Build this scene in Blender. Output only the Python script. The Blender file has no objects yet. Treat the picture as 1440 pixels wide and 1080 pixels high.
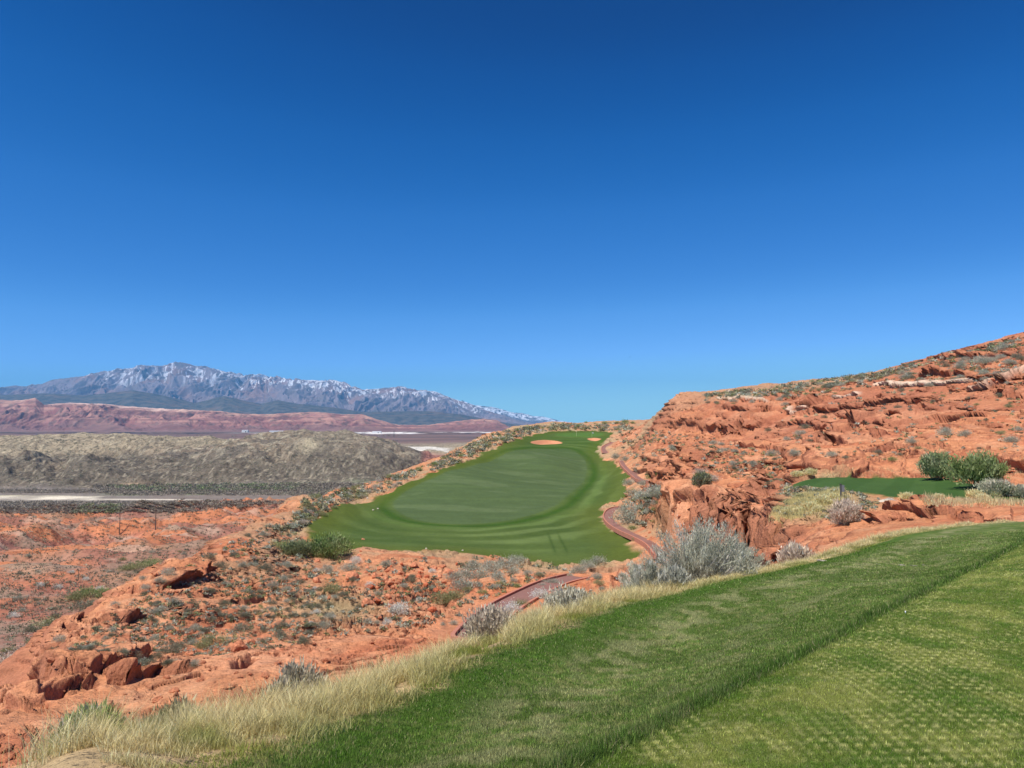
import bpy, math, random
import numpy as np
from math import radians, sin, cos, pi
rng = np.random.default_rng(7); random.seed(7)
Q = 1.0                                     # grid density
F = 1040.0; TH = radians(3.3); F32 = np.float32
C = bpy.context.scene.collection

# ------------------------------------------------------------------ rays
def ray(px, py):
    a = (np.asarray(px, float)-720)/F; b = (540-np.asarray(py, float))/F
    d = cos(TH)-b*sin(TH)
    return a/d, (sin(TH)+b*cos(TH))/d       # u = x/y, s = z/y
def topx(u, s):
    d = cos(TH)+s*sin(TH)
    return 720+F*u/d, 540-F*(s*cos(TH)-sin(TH))/d
def plan(pts):                              # (px,py,Y) -> x,y
    out = []
    for p in pts:
        u, s = ray(p[0], p[1]); out.append((u*p[2], p[2]))
    return np.array(out)

# ------------------------------------------------------------------ noise
def _h(ix, iy, seed):
    h = (ix.astype(np.uint32)*np.uint32(374761393)+iy.astype(np.uint32)*np.uint32(668265263)+np.uint32(seed*2654435 & 0xffffffff))
    h = (h ^ (h >> np.uint32(13)))*np.uint32(1274126177)
    return (h ^ (h >> np.uint32(16)))
_GA = np.arange(256)*(2*pi/256); _GC = np.cos(_GA).astype(F32); _GS = np.sin(_GA).astype(F32)
def perlin(x, y, seed=0):
    x = np.asarray(x); y = np.asarray(y); xf = np.floor(x); yf = np.floor(y); ix = xf.astype(np.int32); iy = yf.astype(np.int32)
    fx = (x-xf).astype(F32); fy = (y-yf).astype(F32)
    sx = fx*fx*fx*(fx*(fx*6-15)+10); sy = fy*fy*fy*(fy*(fy*6-15)+10)
    hx0 = ix.astype(np.uint32)*np.uint32(374761393)+np.uint32(seed*2654435 & 0xffffffff); hy0 = iy.astype(np.uint32)*np.uint32(668265263)
    def g(dx, dy):
        h = hx0+hy0+np.uint32((374761393*dx+668265263*dy) & 0xffffffff); h ^= h >> np.uint32(13); h *= np.uint32(1274126177); h ^= h >> np.uint32(16); h &= np.uint32(255)
        return _GC[h]*(fx-dx)+_GS[h]*(fy-dy)
    a = g(0, 0); b = g(1, 0); c = g(0, 1); d = g(1, 1)
    return ((a+(b-a)*sx)*(1-sy)+(c+(d-c)*sx)*sy)*F32(1.5)
def fbm(x, y, o=4, seed=0, gain=.5):
    t = 0; a = 1.; f = 1.
    for i in range(o):
        t = t+a*perlin(x*f+i*17.3, y*f-i*9.1, seed+i); a *= gain; f *= 2.03
    return t
def ridged(x, y, o=4, seed=0, gain=.5):
    t = 0; a = 1.; f = 1.; tot = 0
    for i in range(o):
        t = t+a*(1-2.2*np.abs(perlin(x*f+i*17.3, y*f-i*9.1, seed+i))); tot += a; a *= gain; f *= 2.03
    return t/tot
def voro(x, y, seed=0):
    ix = np.floor(x).astype(np.int64); iy = np.floor(y).astype(np.int64)
    fx = (x-ix).astype(F32); fy = (y-iy).astype(F32)
    f1 = np.full(x.shape, 9, F32); f2 = f1.copy(); cid = np.zeros(x.shape, F32)
    for dx in (-1, 0, 1):
        for dy in (-1, 0, 1):
            h = _h(ix+dx, iy+dy, seed); h2 = _h(ix+dx, iy+dy, seed+99)
            jx = h.astype(F32)/F32(4294967296); jy = h2.astype(F32)/F32(4294967296)
            d = np.hypot(dx+jx-fx, dy+jy-fy)
            m = d < f1; f2 = np.where(m, f1, np.minimum(f2, d)); cid = np.where(m, (jx*7+jy*3) % 1, cid); f1 = np.where(m, d, f1)
    return f1, f2, cid
def sst(a, b, x):
    t = np.clip((x-a)/(b-a), 0, 1); return t*t*(3-2*t)
def mix(a, b, t):
    return a+(b-a)*t
def cmix(A, B, t):
    return A+(np.asarray(B, F32)-A)*np.asarray(t, F32)[..., None]

# ------------------------------------------------------------------ thin plate spline in (u, ln y)
class TPS:
    K = 2.2
    def __init__(s, P, lam=2e-4):
        P = np.array(P, float); s.x = np.c_[P[:, 0]*s.K, np.log(P[:, 1])]
        n = len(P); d = ((s.x[:, None]-s.x[None])**2).sum(-1); A = s.k(d)+lam*np.eye(n)
        T = np.c_[np.ones(n), s.x]; M = np.zeros((n+3, n+3)); M[:n, :n] = A; M[:n, n:] = T; M[n:, :n] = T.T
        s.w = np.linalg.solve(M, np.r_[P[:, 2], 0, 0, 0])
    def k(s, d): return .5*d*np.log(d+1e-12)
    def grid(s, us, vs, nc=260, nr=320):
        cu = np.linspace(us[0], us[-1], nc); cv = np.linspace(vs[0], vs[-1], nr)
        U, V = np.meshgrid(cu*s.K, cv); n = len(s.x); o = s.w[n]+s.w[n+1]*U+s.w[n+2]*V
        for i in range(n): o = o+s.w[i]*s.k((U-s.x[i, 0])**2+(V-s.x[i, 1])**2)
        # smooth (bicubic-ish) upsample: linear columns then linear rows, on a fine enough coarse grid
        t = np.empty((nr, len(us)))
        for r in range(nr): t[r] = np.interp(us, cu, o[r])
        f = (vs-cv[0])/(cv[1]-cv[0]); i = np.clip(f.astype(int), 1, nr-3); f = (f-i)[:, None]
        p0, p1, p2, p3 = t[i-1], t[i], t[i+1], t[i+2]
        return p1+.5*f*(p2-p0+f*(2*p0-5*p1+4*p2-p3+f*(3*(p1-p2)+p3-p0)))
def ctl(pts):                               # (px,py,Y) -> (u,Y,s)
    out = []
    for px, py, Y in pts:
        u, s = ray(px, py); out.append((u, Y, s))
    return out
def ctz(pts):                               # (x,y,z)
    return [(x/y, y, z/y) for x, y, z in pts]

def seg_dist(X, Y, P, closed=False):
    """unsigned distance to polyline, side sign (+ = left of travel), parameter 0..1"""
    best = np.full(X.shape, 1e9, F32); sg = np.zeros(X.shape, F32); tt = np.zeros(X.shape, F32)
    n = len(P); m = n if closed else n-1
    for i in range(m):
        a = P[i]; b = P[(i+1) % n]; d = b-a; L = max(d@d, 1e-9)
        t = np.clip(((X-a[0])*d[0]+(Y-a[1])*d[1])/L, 0, 1)
        q = np.hypot(X-a[0]-t*d[0], Y-a[1]-t*d[1]).astype(F32); c = d[0]*(Y-a[1])-d[1]*(X-a[0])
        k = q < best; best = np.where(k, q, best); sg = np.where(k, np.sign(c), sg); tt = np.where(k, (i+t)/m, tt)
    return best, sg, tt
def inside(X, Y, P):
    r = np.zeros(X.shape, bool); n = len(P)
    for i in range(n):
        x1, y1 = P[i]; x2, y2 = P[(i+1) % n]
        if y1 == y2: continue
        k = ((Y >= y1) != (Y >= y2)) & (X < (x2-x1)*(Y-y1)/(y2-y1)+x1); r ^= k
    return r
def sdist(X, Y, P):                         # positive inside
    d, _, _ = seg_dist(X, Y, P, True); return np.where(inside(X, Y, P), d, -d)
def smooth_poly(P, k=3, closed=False):
    P = np.array(P, float)
    for _ in range(k):
        if closed:
            Qn = np.roll(P, -1, 0); P = np.stack([.75*P+.25*Qn, .25*P+.75*Qn], 1).reshape(-1, P.shape[1])
        else:
            M = np.stack([.75*P[:-1]+.25*P[1:], .25*P[:-1]+.75*P[1:]], 1).reshape(-1, P.shape[1]); P = np.vstack([P[:1], M, P[-1:]])
    return P

# ------------------------------------------------------------------ mesh helpers
def link(o, parent=None):
    C.objects.link(o)
    if parent: o.parent = parent
    return o
def np_mesh(name, co, faces, col=None, smooth=True, mat=None, attrs=None):
    me = bpy.data.meshes.new(name); co = np.ascontiguousarray(co, F32); faces = np.ascontiguousarray(faces, np.int32)
    k = faces.shape[1]; me.vertices.add(len(co)); me.vertices.foreach_set('co', co.ravel())
    me.loops.add(faces.size); me.loops.foreach_set('vertex_index', faces.ravel())
    me.polygons.add(len(faces)); me.polygons.foreach_set('loop_start', np.arange(0, faces.size, k, dtype=np.int32))
    me.update(calc_edges=True)
    me.polygons.foreach_set('use_smooth', np.full(len(faces), smooth, bool))
    if col is not None:
        a = me.color_attributes.new('Col', 'FLOAT_COLOR', 'POINT')
        a.data.foreach_set('color', np.c_[np.clip(col, 0, 1), np.ones(len(co))].astype(F32).ravel())
    if mat: me.materials.append(mat)
    return me
def sheet(name, X, Y, Z, col, sel, mat, label, smooth=True):
    """sel: per-cell boolean of a grid -> object"""
    nr, nc = X.shape; idx = np.arange(nr*nc).reshape(nr, nc)
    q = np.stack([idx[:-1, :-1], idx[:-1, 1:], idx[1:, 1:], idx[1:, :-1]], -1)[sel]
    used = np.zeros(nr*nc, bool); used[q.ravel()] = True; re = np.cumsum(used)-1
    co = np.stack([X.ravel()[used], Y.ravel()[used], Z.ravel()[used]], -1)
    me = np_mesh(name, co, re[q], col.reshape(-1, 3)[used], smooth, mat)
    o = link(bpy.data.objects.new(name, me)); o['kind'] = 'structure'
    if label: o['label'] = label
    o['category'] = name.replace('_', ' ')
    return o
def tag(o, label, cat, group=None, kind=None):
    o['label'] = label; o['category'] = cat
    if group: o['group'] = group
    if kind: o['kind'] = kind
    return o

# ------------------------------------------------------------------ materials
def mat(name, base=None, rough=.95, attr=True, var=((1.0, .25),), bump=(), spec=.1, coords='Object', hue=0, trans=0):
    m = bpy.data.materials.new(name); m.use_nodes = True; N = m.node_tree.nodes; L = m.node_tree.links
    bs = N['Principled BSDF']; bs.inputs['Roughness'].default_value = rough; bs.inputs['Specular IOR Level'].default_value = spec
    if attr:
        a = N.new('ShaderNodeAttribute'); a.attribute_name = 'Col'; out = a.outputs['Color']
    else:
        a = N.new('ShaderNodeRGB'); a.outputs[0].default_value = (*base, 1); out = a.outputs[0]
    tc = N.new('ShaderNodeTexCoord') if coords == 'Object' else None
    if coords == 'World':
        g = N.new('ShaderNodeNewGeometry'); vec = g.outputs['Position']
    else: vec = tc.outputs['Object']
    for sc, amt in var:
        n = N.new('ShaderNodeTexNoise'); n.inputs['Scale'].default_value = sc; n.inputs['Detail'].default_value = 5
        n.inputs['Roughness'].default_value = .62; L.new(vec, n.inputs['Vector'])
        r = N.new('ShaderNodeMapRange'); r.inputs[1].default_value = .28; r.inputs[2].default_value = .72
        r.inputs[3].default_value = 1-amt; r.inputs[4].default_value = 1+amt; L.new(n.outputs[0], r.inputs[0])
        mx = N.new('ShaderNodeVectorMath'); mx.operation = 'SCALE'; L.new(out, mx.inputs[0]); L.new(r.outputs[0], mx.inputs['Scale']); out = mx.outputs[0]
    L.new(out, bs.inputs['Base Color'])
    prev = None
    for sc, dist in bump:
        n = N.new('ShaderNodeTexNoise'); n.inputs['Scale'].default_value = sc; n.inputs['Detail'].default_value = 6
        n.inputs['Roughness'].default_value = .65; L.new(vec, n.inputs['Vector'])
        b = N.new('ShaderNodeBump'); b.inputs['Distance'].default_value = dist; b.inputs['Strength'].default_value = 1
        L.new(n.outputs[0], b.inputs['Height'])
        if prev: L.new(prev, b.inputs['Normal'])
        prev = b.outputs[0]
    if prev: L.new(prev, bs.inputs['Normal'])
    if trans:
        t = N.new('ShaderNodeBsdfTranslucent'); L.new(out, t.inputs[0]); ms = N.new('ShaderNodeMixShader'); ms.inputs[0].default_value = trans
        L.new(bs.outputs[0], ms.inputs[1]); L.new(t.outputs[0], ms.inputs[2]); L.new(ms.outputs[0], N['Material Output'].inputs[0])
    return m
M_ROCK = mat('red sandstone', var=((.35, .16), (2.2, .2), (9, .2)), bump=((.8, .4), (5, .10)))
M_TURF = mat('mown turf', var=((.25, .10), (1.6, .13), (7, .16)), bump=((6, .06),))
M_LAWN = mat('near turf', var=((3, .1), (60, .25)), bump=((90, .02),))
M_VAL = mat('valley soil', var=((.02, .12), (.12, .18), (.6, .2)), bump=((.05, 3), (.3, .8)))
M_HILL = mat('scrubby hill', var=((.03, .18), (.1, .35), (.35, .3)), bump=((.06, 4), (.25, 1.2)))
M_FAR = mat('far rock', var=((.0015, .1), (.008, .14)), bump=((.004, 22),))
M_LEAF = mat('desert leaf', var=((3, .1),), trans=.25, rough=.8)
M_BLADE = mat('grass blade', var=(), trans=.35, rough=.7)
M_PATH = mat('red paving', base=(.27, .135, .105), attr=False, var=((.4, .15), (6, .12)), bump=((12, .01),), rough=.85)
M_KERB = mat('kerb', base=(.5, .2, .13), attr=False, var=((2, .15),), rough=.9)
M_SAND = mat('bunker sand', var=((.6, .06), (4, .06)), bump=((3, .03),))
def plain(name, c, rough=.6, metal=0, var=((4, .08),)):
    m = mat(name, base=c, attr=False, var=var, rough=rough, spec=.3); m.node_tree.nodes['Principled BSDF'].inputs['Metallic'].default_value = metal; return m

# ------------------------------------------------------------------ MESA GRID
us = np.linspace(-.98, .98, int(1500*Q))
vs = np.concatenate([np.arange(math.log(.8), math.log(9), .008/Q), np.arange(math.log(9), math.log(420), .0029/Q), np.arange(math.log(420), math.log(1500), .012/Q)])
near = [(720, 1080, 3.45), (1100, 1080, 3.45), (1440, 1080, 3.45), (1100, 960, 4.75), (1440, 900, 5.9), (1440, 800, 8.8), (1000, 1010, 4.1), (1250, 862, 6.9),
        (560, 960, 6), (650, 920, 7.1), (760, 880, 8.5), (870, 850, 9.7), (1000, 820, 11), (1080, 805, 12), (1150, 790, 13.3), (1260, 755, 16.5), (1350, 742, 19), (1440, 735, 21),
        (400, 1010, 4.9), (250, 1050, 3.9), (100, 1080, 3.3), (820, 960, 6.1), (950, 900, 7.9), (1100, 860, 8.6), (1300, 800, 11.5), (600, 1040, 4.4), (1200, 800, 11.2),
        (1500, 735, 21), (1700, 740, 22)]
nearz = [(0, .8, -1.6), (-1, .8, -1.62), (1, .8, -1.6), (0, 1.8, -1.6), (-1.2, 2.2, -1.68), (1.5, 2.2, -1.6), (6, 7, -1.65), (-3, 3, -2.5), (2.6, 3, -1.6), (-.78, .8, -1.7), (.78, .8, -1.6)]
hid = [(560, 1000, 9), (560, 960, 20), (760, 915, 12.5), (760, 900, 25), (1000, 850, 15), (1000, 850, 27), (400, 1065, 7), (350, 1010, 14), (200, 1100, 5.5), (200, 1055, 10),
       (30, 1072, 11), (870, 885, 14), (870, 870, 26), (100, 1090, 8), (650, 960, 10.5), (650, 930, 22), (-100, 1120, 6)]
lowp = [(30, 1058, 13), (0, 1010, 18), (-60, 1010, 19), (150, 1000, 18.5), (100, 940, 27), (0, 975, 23), (60, 905, 38), (130, 860, 50), (210, 800, 70), (300, 765, 92), (350, 738, 115), (400, 708, 140),
        (250, 960, 22.5), (200, 890, 38), (350, 935, 25), (330, 860, 47), (300, 810, 68), (450, 880, 40), (420, 800, 80), (500, 830, 63), (400, 750, 108), (560, 875, 44), (650, 858, 52), (600, 810, 74),
        (700, 800, 82), (450, 740, 118), (520, 780, 90), (430, 770, 95), (470, 690, 175), (520, 680, 192), (560, 668, 215), (600, 650, 245), (650, 628, 280), (690, 608, 320), (720, 600, 360), (760, 596, 420), (820, 596, 440), (880, 596, 440),
        (760, 850, 53), (870, 830, 54), (760, 820, 65), (700, 842, 56), (650, 880, 46), (830, 808, 70), (900, 802, 74), (960, 790, 84), (925, 768, 98), (880, 745, 118), (848, 725, 142), (868, 712, 152),
        (920, 730, 118), (960, 745, 98), (1000, 770, 78), (1040, 800, 58), (1060, 820, 36), (940, 705, 125), (905, 700, 150), (875, 660, 230), (850, 632, 290), (730, 797, 87), (600, 775, 97), (500, 770, 100), (440, 745, 112), (840, 795, 88),
        (500, 705, 165), (560, 660, 215), (560, 700, 165), (640, 632, 275), (740, 612, 335), (810, 605, 365), (860, 606, 360), (650, 700, 165), (780, 650, 240), (850, 690, 182), (770, 622, 310), (835, 618, 318), (700, 650, 240), (750, 720, 145), (650, 740, 128), (850, 760, 108),
        (720, 770, 108), (800, 700, 165)]
drop = [(0, 1060, 30), (60, 1010, 50), (130, 950, 66), (210, 900, 92), (300, 850, 120), (350, 810, 150), (400, 770, 185), (470, 740, 230), (560, 710, 285), (650, 670, 370), (690, 655, 430), (-120, 1100, 30), (-200, 1100, 60), (0, 1060, 80), (130, 950, 150), (300, 840, 250),
        (470, 730, 450), (650, 670, 700), (200, 900, 300), (0, 980, 250), (760, 606, 600), (820, 602, 640), (880, 600, 640), (720, 625, 620), (400, 760, 800), (0, 900, 800), (760, 615, 1300), (0, 850, 1400), (1000, 615, 1300)]
hill = [(900, 622, 250), (890, 604, 330), (920, 606, 260), (940, 620, 215), (925, 592, 245), (930, 578, 255), (945, 561, 262), (1000, 556, 265), (1060, 549, 262), (1150, 536, 255), (1240, 523, 235), (1300, 506, 215), (1380, 486, 190), (1440, 474, 175), (1520, 455, 165), (1700, 430, 150),
        (945, 592, 228), (1000, 598, 205), (1000, 566, 220), (1060, 604, 188), (1060, 572, 200), (1100, 600, 176), (1120, 575, 190), (1200, 600, 142), (1200, 560, 180), (1300, 600, 122), (1300, 545, 160), (1440, 600, 105), (1440, 540, 135), (1500, 600, 100),
        (1100, 660, 100), (1000, 640, 140), (980, 665, 112), (1050, 690, 86), (1000, 690, 92), (960, 668, 118), (1300, 650, 79), (1200, 650, 88), (1440, 650, 72), (1550, 650, 66),
        (1120, 680, 66), (1250, 680, 66), (1250, 672, 72), (1300, 700, 52.5), (1440, 712, 47), (1440, 690, 56), (1380, 690, 57), (1120, 700, 56), (1150, 722, 47), (1180, 730, 42), (1550, 712, 46),
        (1300, 712, 42), (1240, 722, 41), (1300, 735, 31), (1440, 708, 40), (1440, 722, 29), (1200, 765, 27), (1150, 760, 33), (1250, 745, 30), (1110, 740, 48), (1060, 715, 64), (1120, 780, 30), (1090, 745, 50), (1550, 725, 28), (1150, 800, 20), (1260, 770, 21), (1350, 752, 24), (1440, 742, 26)]
htop = [(945, 566, 300), (1060, 556, 320), (1240, 535, 300), (1440, 495, 240), (1600, 470, 240), (1060, 575, 600), (1440, 560, 500), (1060, 590, 1300), (1440, 590, 1300), (945, 590, 600), (900, 606, 400)]
far_l = [p for p in lowp if p[0] < 850 or p[2] > 240]
T_low = TPS(ctl(near+hid+lowp+drop+[p for p in hill if p[2] > 240 or p[2] < 27 or (p[0] > 1150)]+htop)+ctz(nearz))
T_high = TPS(ctl(near+far_l+drop+hid[:10]+hill+htop+[(1000, 720, 70), (960, 690, 92), (900, 680, 140), (880, 660, 200), (1080, 770, 40), (1000, 760, 50)])+ctz(nearz))
SL = T_low.grid(us, vs); SH = T_high.grid(us, vs)
V, U = np.meshgrid(np.exp(vs), us, indexing='ij'); Y = V; X = U*V
X = X.astype(F32); Y = Y.astype(F32)
rim = smooth_poly(plan([(1180, 800, 19), (1135, 790, 32), (1112, 775, 40), (1085, 748, 47), (1062, 728, 54), (1040, 722, 60), (1008, 702, 70), (985, 692, 80), (958, 688, 92), (942, 680, 104), (930, 668, 122), (905, 655, 150), (885, 640, 195), (876, 625, 250), (868, 612, 330), (860, 600, 480), (860, 590, 1500)]), 2)
rd, rs, rt = seg_dist(X, Y, rim)
rsg = -rd*rs                                 # + = right of rim (hill side)
jag = fbm(X*.07, Y*.07, 2, 31)*4+np.abs(perlin(X*.12, Y*.12, 37))*2.5+fbm(X*.6, Y*.6, 2, 38)*.25
Wb = sst(-.6, .7, rsg+jag*sst(300, 60, Y)-.3)
Wsoft = sst(-14, 14, rsg); far = sst(95, 190, Y); W = mix(Wb, Wsoft, far)
S = mix(SL, SH, W)
Z = (S*Y).astype(F32)
HILL = W > .5

# ------------------------------------------------------------------ masks (plan space)
lawn_edge_px = [(-60, 1130, 2.6), (100, 1080, 3.3), (250, 1050, 3.9), (400, 1010, 4.9), (560, 960, 6), (650, 920, 7.1), (760, 880, 8.5), (870, 850, 9.7), (1000, 820, 11), (1080, 805, 12), (1150, 790, 13.3), (1260, 755, 16.5), (1350, 742, 19), (1440, 735, 21), (1700, 735, 22)]
lawn_in_px = [(300, 1110, 3.2), (350, 1082, 3.45), (430, 1042, 3.95), (520, 1003, 4.75), (600, 972, 5.5), (700, 925, 6.9), (790, 884, 8.2), (870, 855, 9.5), (960, 833, 10.4), (1080, 806, 11.9), (1150, 790, 13.3), (1260, 755, 16.5), (1350, 742, 19), (1440, 735, 21), (1700, 735, 22)]
lawnP = np.vstack([smooth_poly(plan(lawn_in_px), 2), [(30, 14), (40, -5), (-1.2, -5), (-1.2, 1.5)]])
nY = np.searchsorted(vs, math.log(60))
LD = np.full(X.shape, -50, F32); LD[:nY] = sdist(X[:nY], Y[:nY], lawnP)
LDn = LD+fbm(X*1.3, Y*1.3, 3, 5)*.22
lawn = sst(-.15, .15, LDn)

# ray -> terrain on the grid (first surface met)
def hits(px, py, Zg=None, ymin=0):
    Zg = Z if Zg is None else Zg
    u, s = ray(px, py); c = int(round((u-us[0])/(us[1]-us[0])))
    if c < 0 or c >= len(us): return None
    colm = Zg[:, c]/Y[:, c]; k = np.nonzero((colm >= s) & (Y[:, c] > ymin))[0]
    if not len(k): return None
    r = k[0]; return float(X[r, c]), float(Y[r, c]), float(Zg[r, c])
def hitpoly(pts, ymin=70):
    out = []
    for px, py in pts:
        h = hits(px, py, ymin=ymin)
        if h: out.append(h[:2])
    return np.array(out)
fair_px = [(430, 750), (448, 730), (475, 715), (520, 701), (560, 687), (600, 670), (640, 652), (690, 632), (722, 620), (745, 612), (780, 606), (830, 605), (862, 607), (858, 616), (846, 622), (838, 632), (848, 642), (870, 654), (884, 668), (882, 690), (878, 704), (850, 712), (843, 727), (860, 744), (886, 756), (896, 768), (888, 784), (840, 795), (770, 797), (720, 787), (650, 776), (560, 777), (500, 773), (450, 765)]
inner_px = [(550, 712), (560, 697), (600, 677), (650, 657), (700, 641), (760, 630), (800, 628), (820, 640), (828, 660), (815, 685), (790, 705), (750, 725), (700, 737), (640, 740), (590, 735), (560, 725)]
green_px = [(775, 610), (800, 607), (840, 607), (856, 610), (845, 614), (810, 615), (780, 614)]
b1_px = [(743, 620.5), (760, 619), (780, 620), (794, 623.5), (780, 624.5), (755, 623.5)]
b2_px = [(824, 616), (838, 615), (848, 618), (840, 621), (828, 620)]
FP = smooth_poly(hitpoly(fair_px), 1, True); IP = smooth_poly(hitpoly(inner_px), 2, True); GP = smooth_poly(hitpoly(green_px, 200), 2, True)
B1 = smooth_poly(hitpoly(b1_px, 200), 1, True); B2 = smooth_poly(hitpoly(b2_px, 200), 1, True)
r0 = np.searchsorted(vs, math.log(70)); r1 = np.searchsorted(vs, math.log(460)); sl = slice(r0, r1)
def sd_full(P):
    o = np.full(X.shape, -99, F32); o[sl] = sdist(X[sl], Y[sl], P); return o
FD = sd_full(FP); FDn = FD+fbm(X*.12, Y*.12, 3, 12)*1.6; fair = sst(-.5, .5, FDn)
ID = sd_full(IP); GD = sd_full(GP); BD = np.maximum(sd_full(B1), sd_full(B2))
# lower tee on the right
tee_px = [(1105, 677, 66.5), (1150, 673, 70), (1260, 671, 72), (1330, 676, 67), (1400, 690, 58), (1500, 700, 50), (1600, 712, 44), (1440, 713, 47), (1380, 704, 50), (1330, 700, 53), (1260, 703, 51), (1200, 697, 55), (1130, 690, 59)]
TP = smooth_poly(plan(tee_px), 2, True); r2 = np.searchsorted(vs, math.log(30)); r3 = np.searchsorted(vs, math.log(95))
TD = np.full(X.shape, -99, F32); TD[r2:r3] = sdist(X[r2:r3], Y[r2:r3], TP); TDn = TD+fbm(X*.4, Y*.4, 3, 44)*.8; tee = sst(-.3, .3, TDn)
# scrubby bank left of the lower tee
bank_px = [(1090, 725, 51), (1100, 690, 60), (1130, 668, 74), (1190, 668, 74), (1230, 690, 60), (1255, 708, 48), (1200, 735, 41), (1140, 740, 44)]
BP = smooth_poly(plan(bank_px), 2, True); BK = np.full(X.shape, -99, F32); BK[r2:r3] = sdist(X[r2:r3], Y[r2:r3], BP)
# cart path centre line
path_near = plan([(730, 1040, 22), (690, 985, 29), (668, 940, 36.5), (682, 888, 46), (700, 865, 50.5), (732, 845, 56), (778, 826, 64), (812, 816, 67.5)])
path_mid = hitpoly([(940, 776), (925, 768), (905, 757), (880, 747), (862, 736), (856, 726), (862, 717), (878, 711)], 70)
path_far = plan([(922, 701, 150), (905, 688, 168), (893, 676, 190), (880, 664, 215), (876, 658, 235)])
path_end = hitpoly([(852, 638), (849, 630), (855, 626), (862, 622)], 200)
paths = [smooth_poly(p, 2) for p in (path_near, path_mid, path_far, path_end) if len(p) > 1]
PD = np.full(X.shape, 99, F32); ra = np.searchsorted(vs, math.log(34))
for p in paths: PD[ra:r1] = np.minimum(PD[ra:r1], seg_dist(X[ra:r1], Y[ra:r1], p)[0])
pathm = sst(4.2, 1.7, PD)

# ------------------------------------------------------------------ rock relief
soft = 1-np.clip(lawn+fair+tee*1+sst(-1, 1.5, LD+.2)*1, 0, 1)
soft = soft*(1-pathm)
rock = soft*sst(3.0, 9, Y-0)*sst(-.8, -3.2, LD)
gy0, gx0 = np.gradient(Z); _sx0 = gx0/np.maximum(np.gradient(X, axis=1), 1e-3); _sy0 = (gy0-_sx0*np.gradient(X, axis=0))/np.maximum(np.gradient(Y, axis=0), 1e-3); st0 = np.hypot(gx0/np.maximum(np.gradient(X, axis=1), 1e-3), gy0/np.maximum(np.gradient(Y, axis=0), 1e-3)); calm = 1-.75*sst(.45, 1.3, st0); rock = rock*calm
lowscrub = sst(60, 90, Y)*(1-W)*sst(0, -4, FD)      # flatter ground round the fairway
amp = np.clip(Y/42, .52, 1.5)*rock*(1-.45*lowscrub)*(1-.6*W*sst(62, 50, Y))
hz = sst(0, 40, rsg)*sst(60, 110, Y)                 # the big hillside
big = fbm(X*.035, Y*.035, 4, 3); mid_ = fbm(X*.14, Y*.14, 4, 8); fine = fbm(X*.7, Y*.7, 4, 15)
rg = ridged(X*.05+big, Y*.05, 4, 21)
hk = 1-.55*hz
# relief
hk = 1-.75*hz
Z = Z+amp*hk*(mid_*.38+fine*.13)+hz*rock*(rg-.3)*.45+hz*rock*fbm(X*.025-Y*.02, Y*.09+X*.05, 3, 18)*.7
# terraces (bedding)
def terrace(Z, h, seed, k, wx, tilt=(0, 0)):
    t = (Z+tilt[0]*X+tilt[1]*Y)/h+fbm(X*wx, Y*wx, 4, seed)*1.3; f = t-np.floor(t)
    e = np.clip((f-.5)*k+.5, 0, 1); e = e*e*(3-2*e); return h*(e-f)
patchy = sst(-.25, .35, fbm(X*.05, Y*.05, 3, 77))
Z = Z+amp*terrace(Z, 1.0, 41, 5, .09, (.12, .04))*.5*hk*(.35+.65*patchy)
Z = Z+hz*rock*terrace(Z, 3.2, 43, 5, .012, (.14, .02))*.22*(.3+.7*patchy)
Z = Z+amp*terrace(Z, .38, 47, 4, .25, (.1, .05))*.45*hk*patchy
# cracked slabs
wx = X+fbm(X*.2, Y*.2, 3, 50)*3; wy = Y+fbm(X*.2, Y*.2, 3, 51)*3
f1, f2, cid = voro(wx*.22+wy*.05, wy*.42, 60)
crk = np.exp(-((f2-f1)/.045)**2)
lpatch = np.maximum(sst(.05, .4, fbm(X*.06+9, Y*.06, 3, 90)), sst(60, 35, Y)*sst(-.25, .2, fbm(X*.12+9, Y*.12, 3, 91))*(1-W)*.9)
Z = Z-amp*hk*crk*.35*lpatch+amp*hk*(cid-.5)*.38*lpatch
f1, f2, cid2 = voro(wx*.9, wy*1.3, 64)
Z = Z-amp*np.exp(-((f2-f1)/.09)**2)*.12*hk*lpatch+amp*hk*(cid2-.5)*.20*lpatch
zb = Z+.13*X-.03*Y; BEDL = 0
for q_, (fx_, fz_, th, dep, sd_) in enumerate(((.022, .33, .028, 1.0, 151), (.05, .8, .04, .5, 152), (.11, 1.7, .05, .28, 153))):
    nn = perlin(X*fx_+.4*mid_, zb*fz_, sd_)+.12*perlin(X*fx_*5, Y*fx_*5, sd_+7)
    ln = np.exp(-(nn/th)**2)*sst(-.05, .3, perlin(X*fx_*1.7+3, Y*fx_*1.7, sd_+9))
    Z = Z-rock*np.clip(Y/90, .5, 1.6)*dep*ln*sst(.02, .15, st0)*(1-.45*W*sst(110, 80, Y))
    BEDL = BEDL+rock*np.clip(Y/90, .5, 1.6)*dep*.75*np.exp(-((np.abs(nn)-th*2.2)/th)**2)*sst(-.05, .3, perlin(X*fx_*1.7+3, Y*fx_*1.7, sd_+9))*sst(.1, .4, st0)
# rubble texture on the canyon slope and round the boulder field
rub = sst(14, 0, np.abs(rsg+6))*sst(35, 60, Y)*sst(170, 120, Y)
Z = Z+rub*rock*((cid2-.5)*.15+(cid-.5)*.2)
# turf relief
Z = Z+fair*(fbm(X*.02, Y*.02, 3, 71)*.7)+fair*sst(0, 3, BD)*-.9
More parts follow.
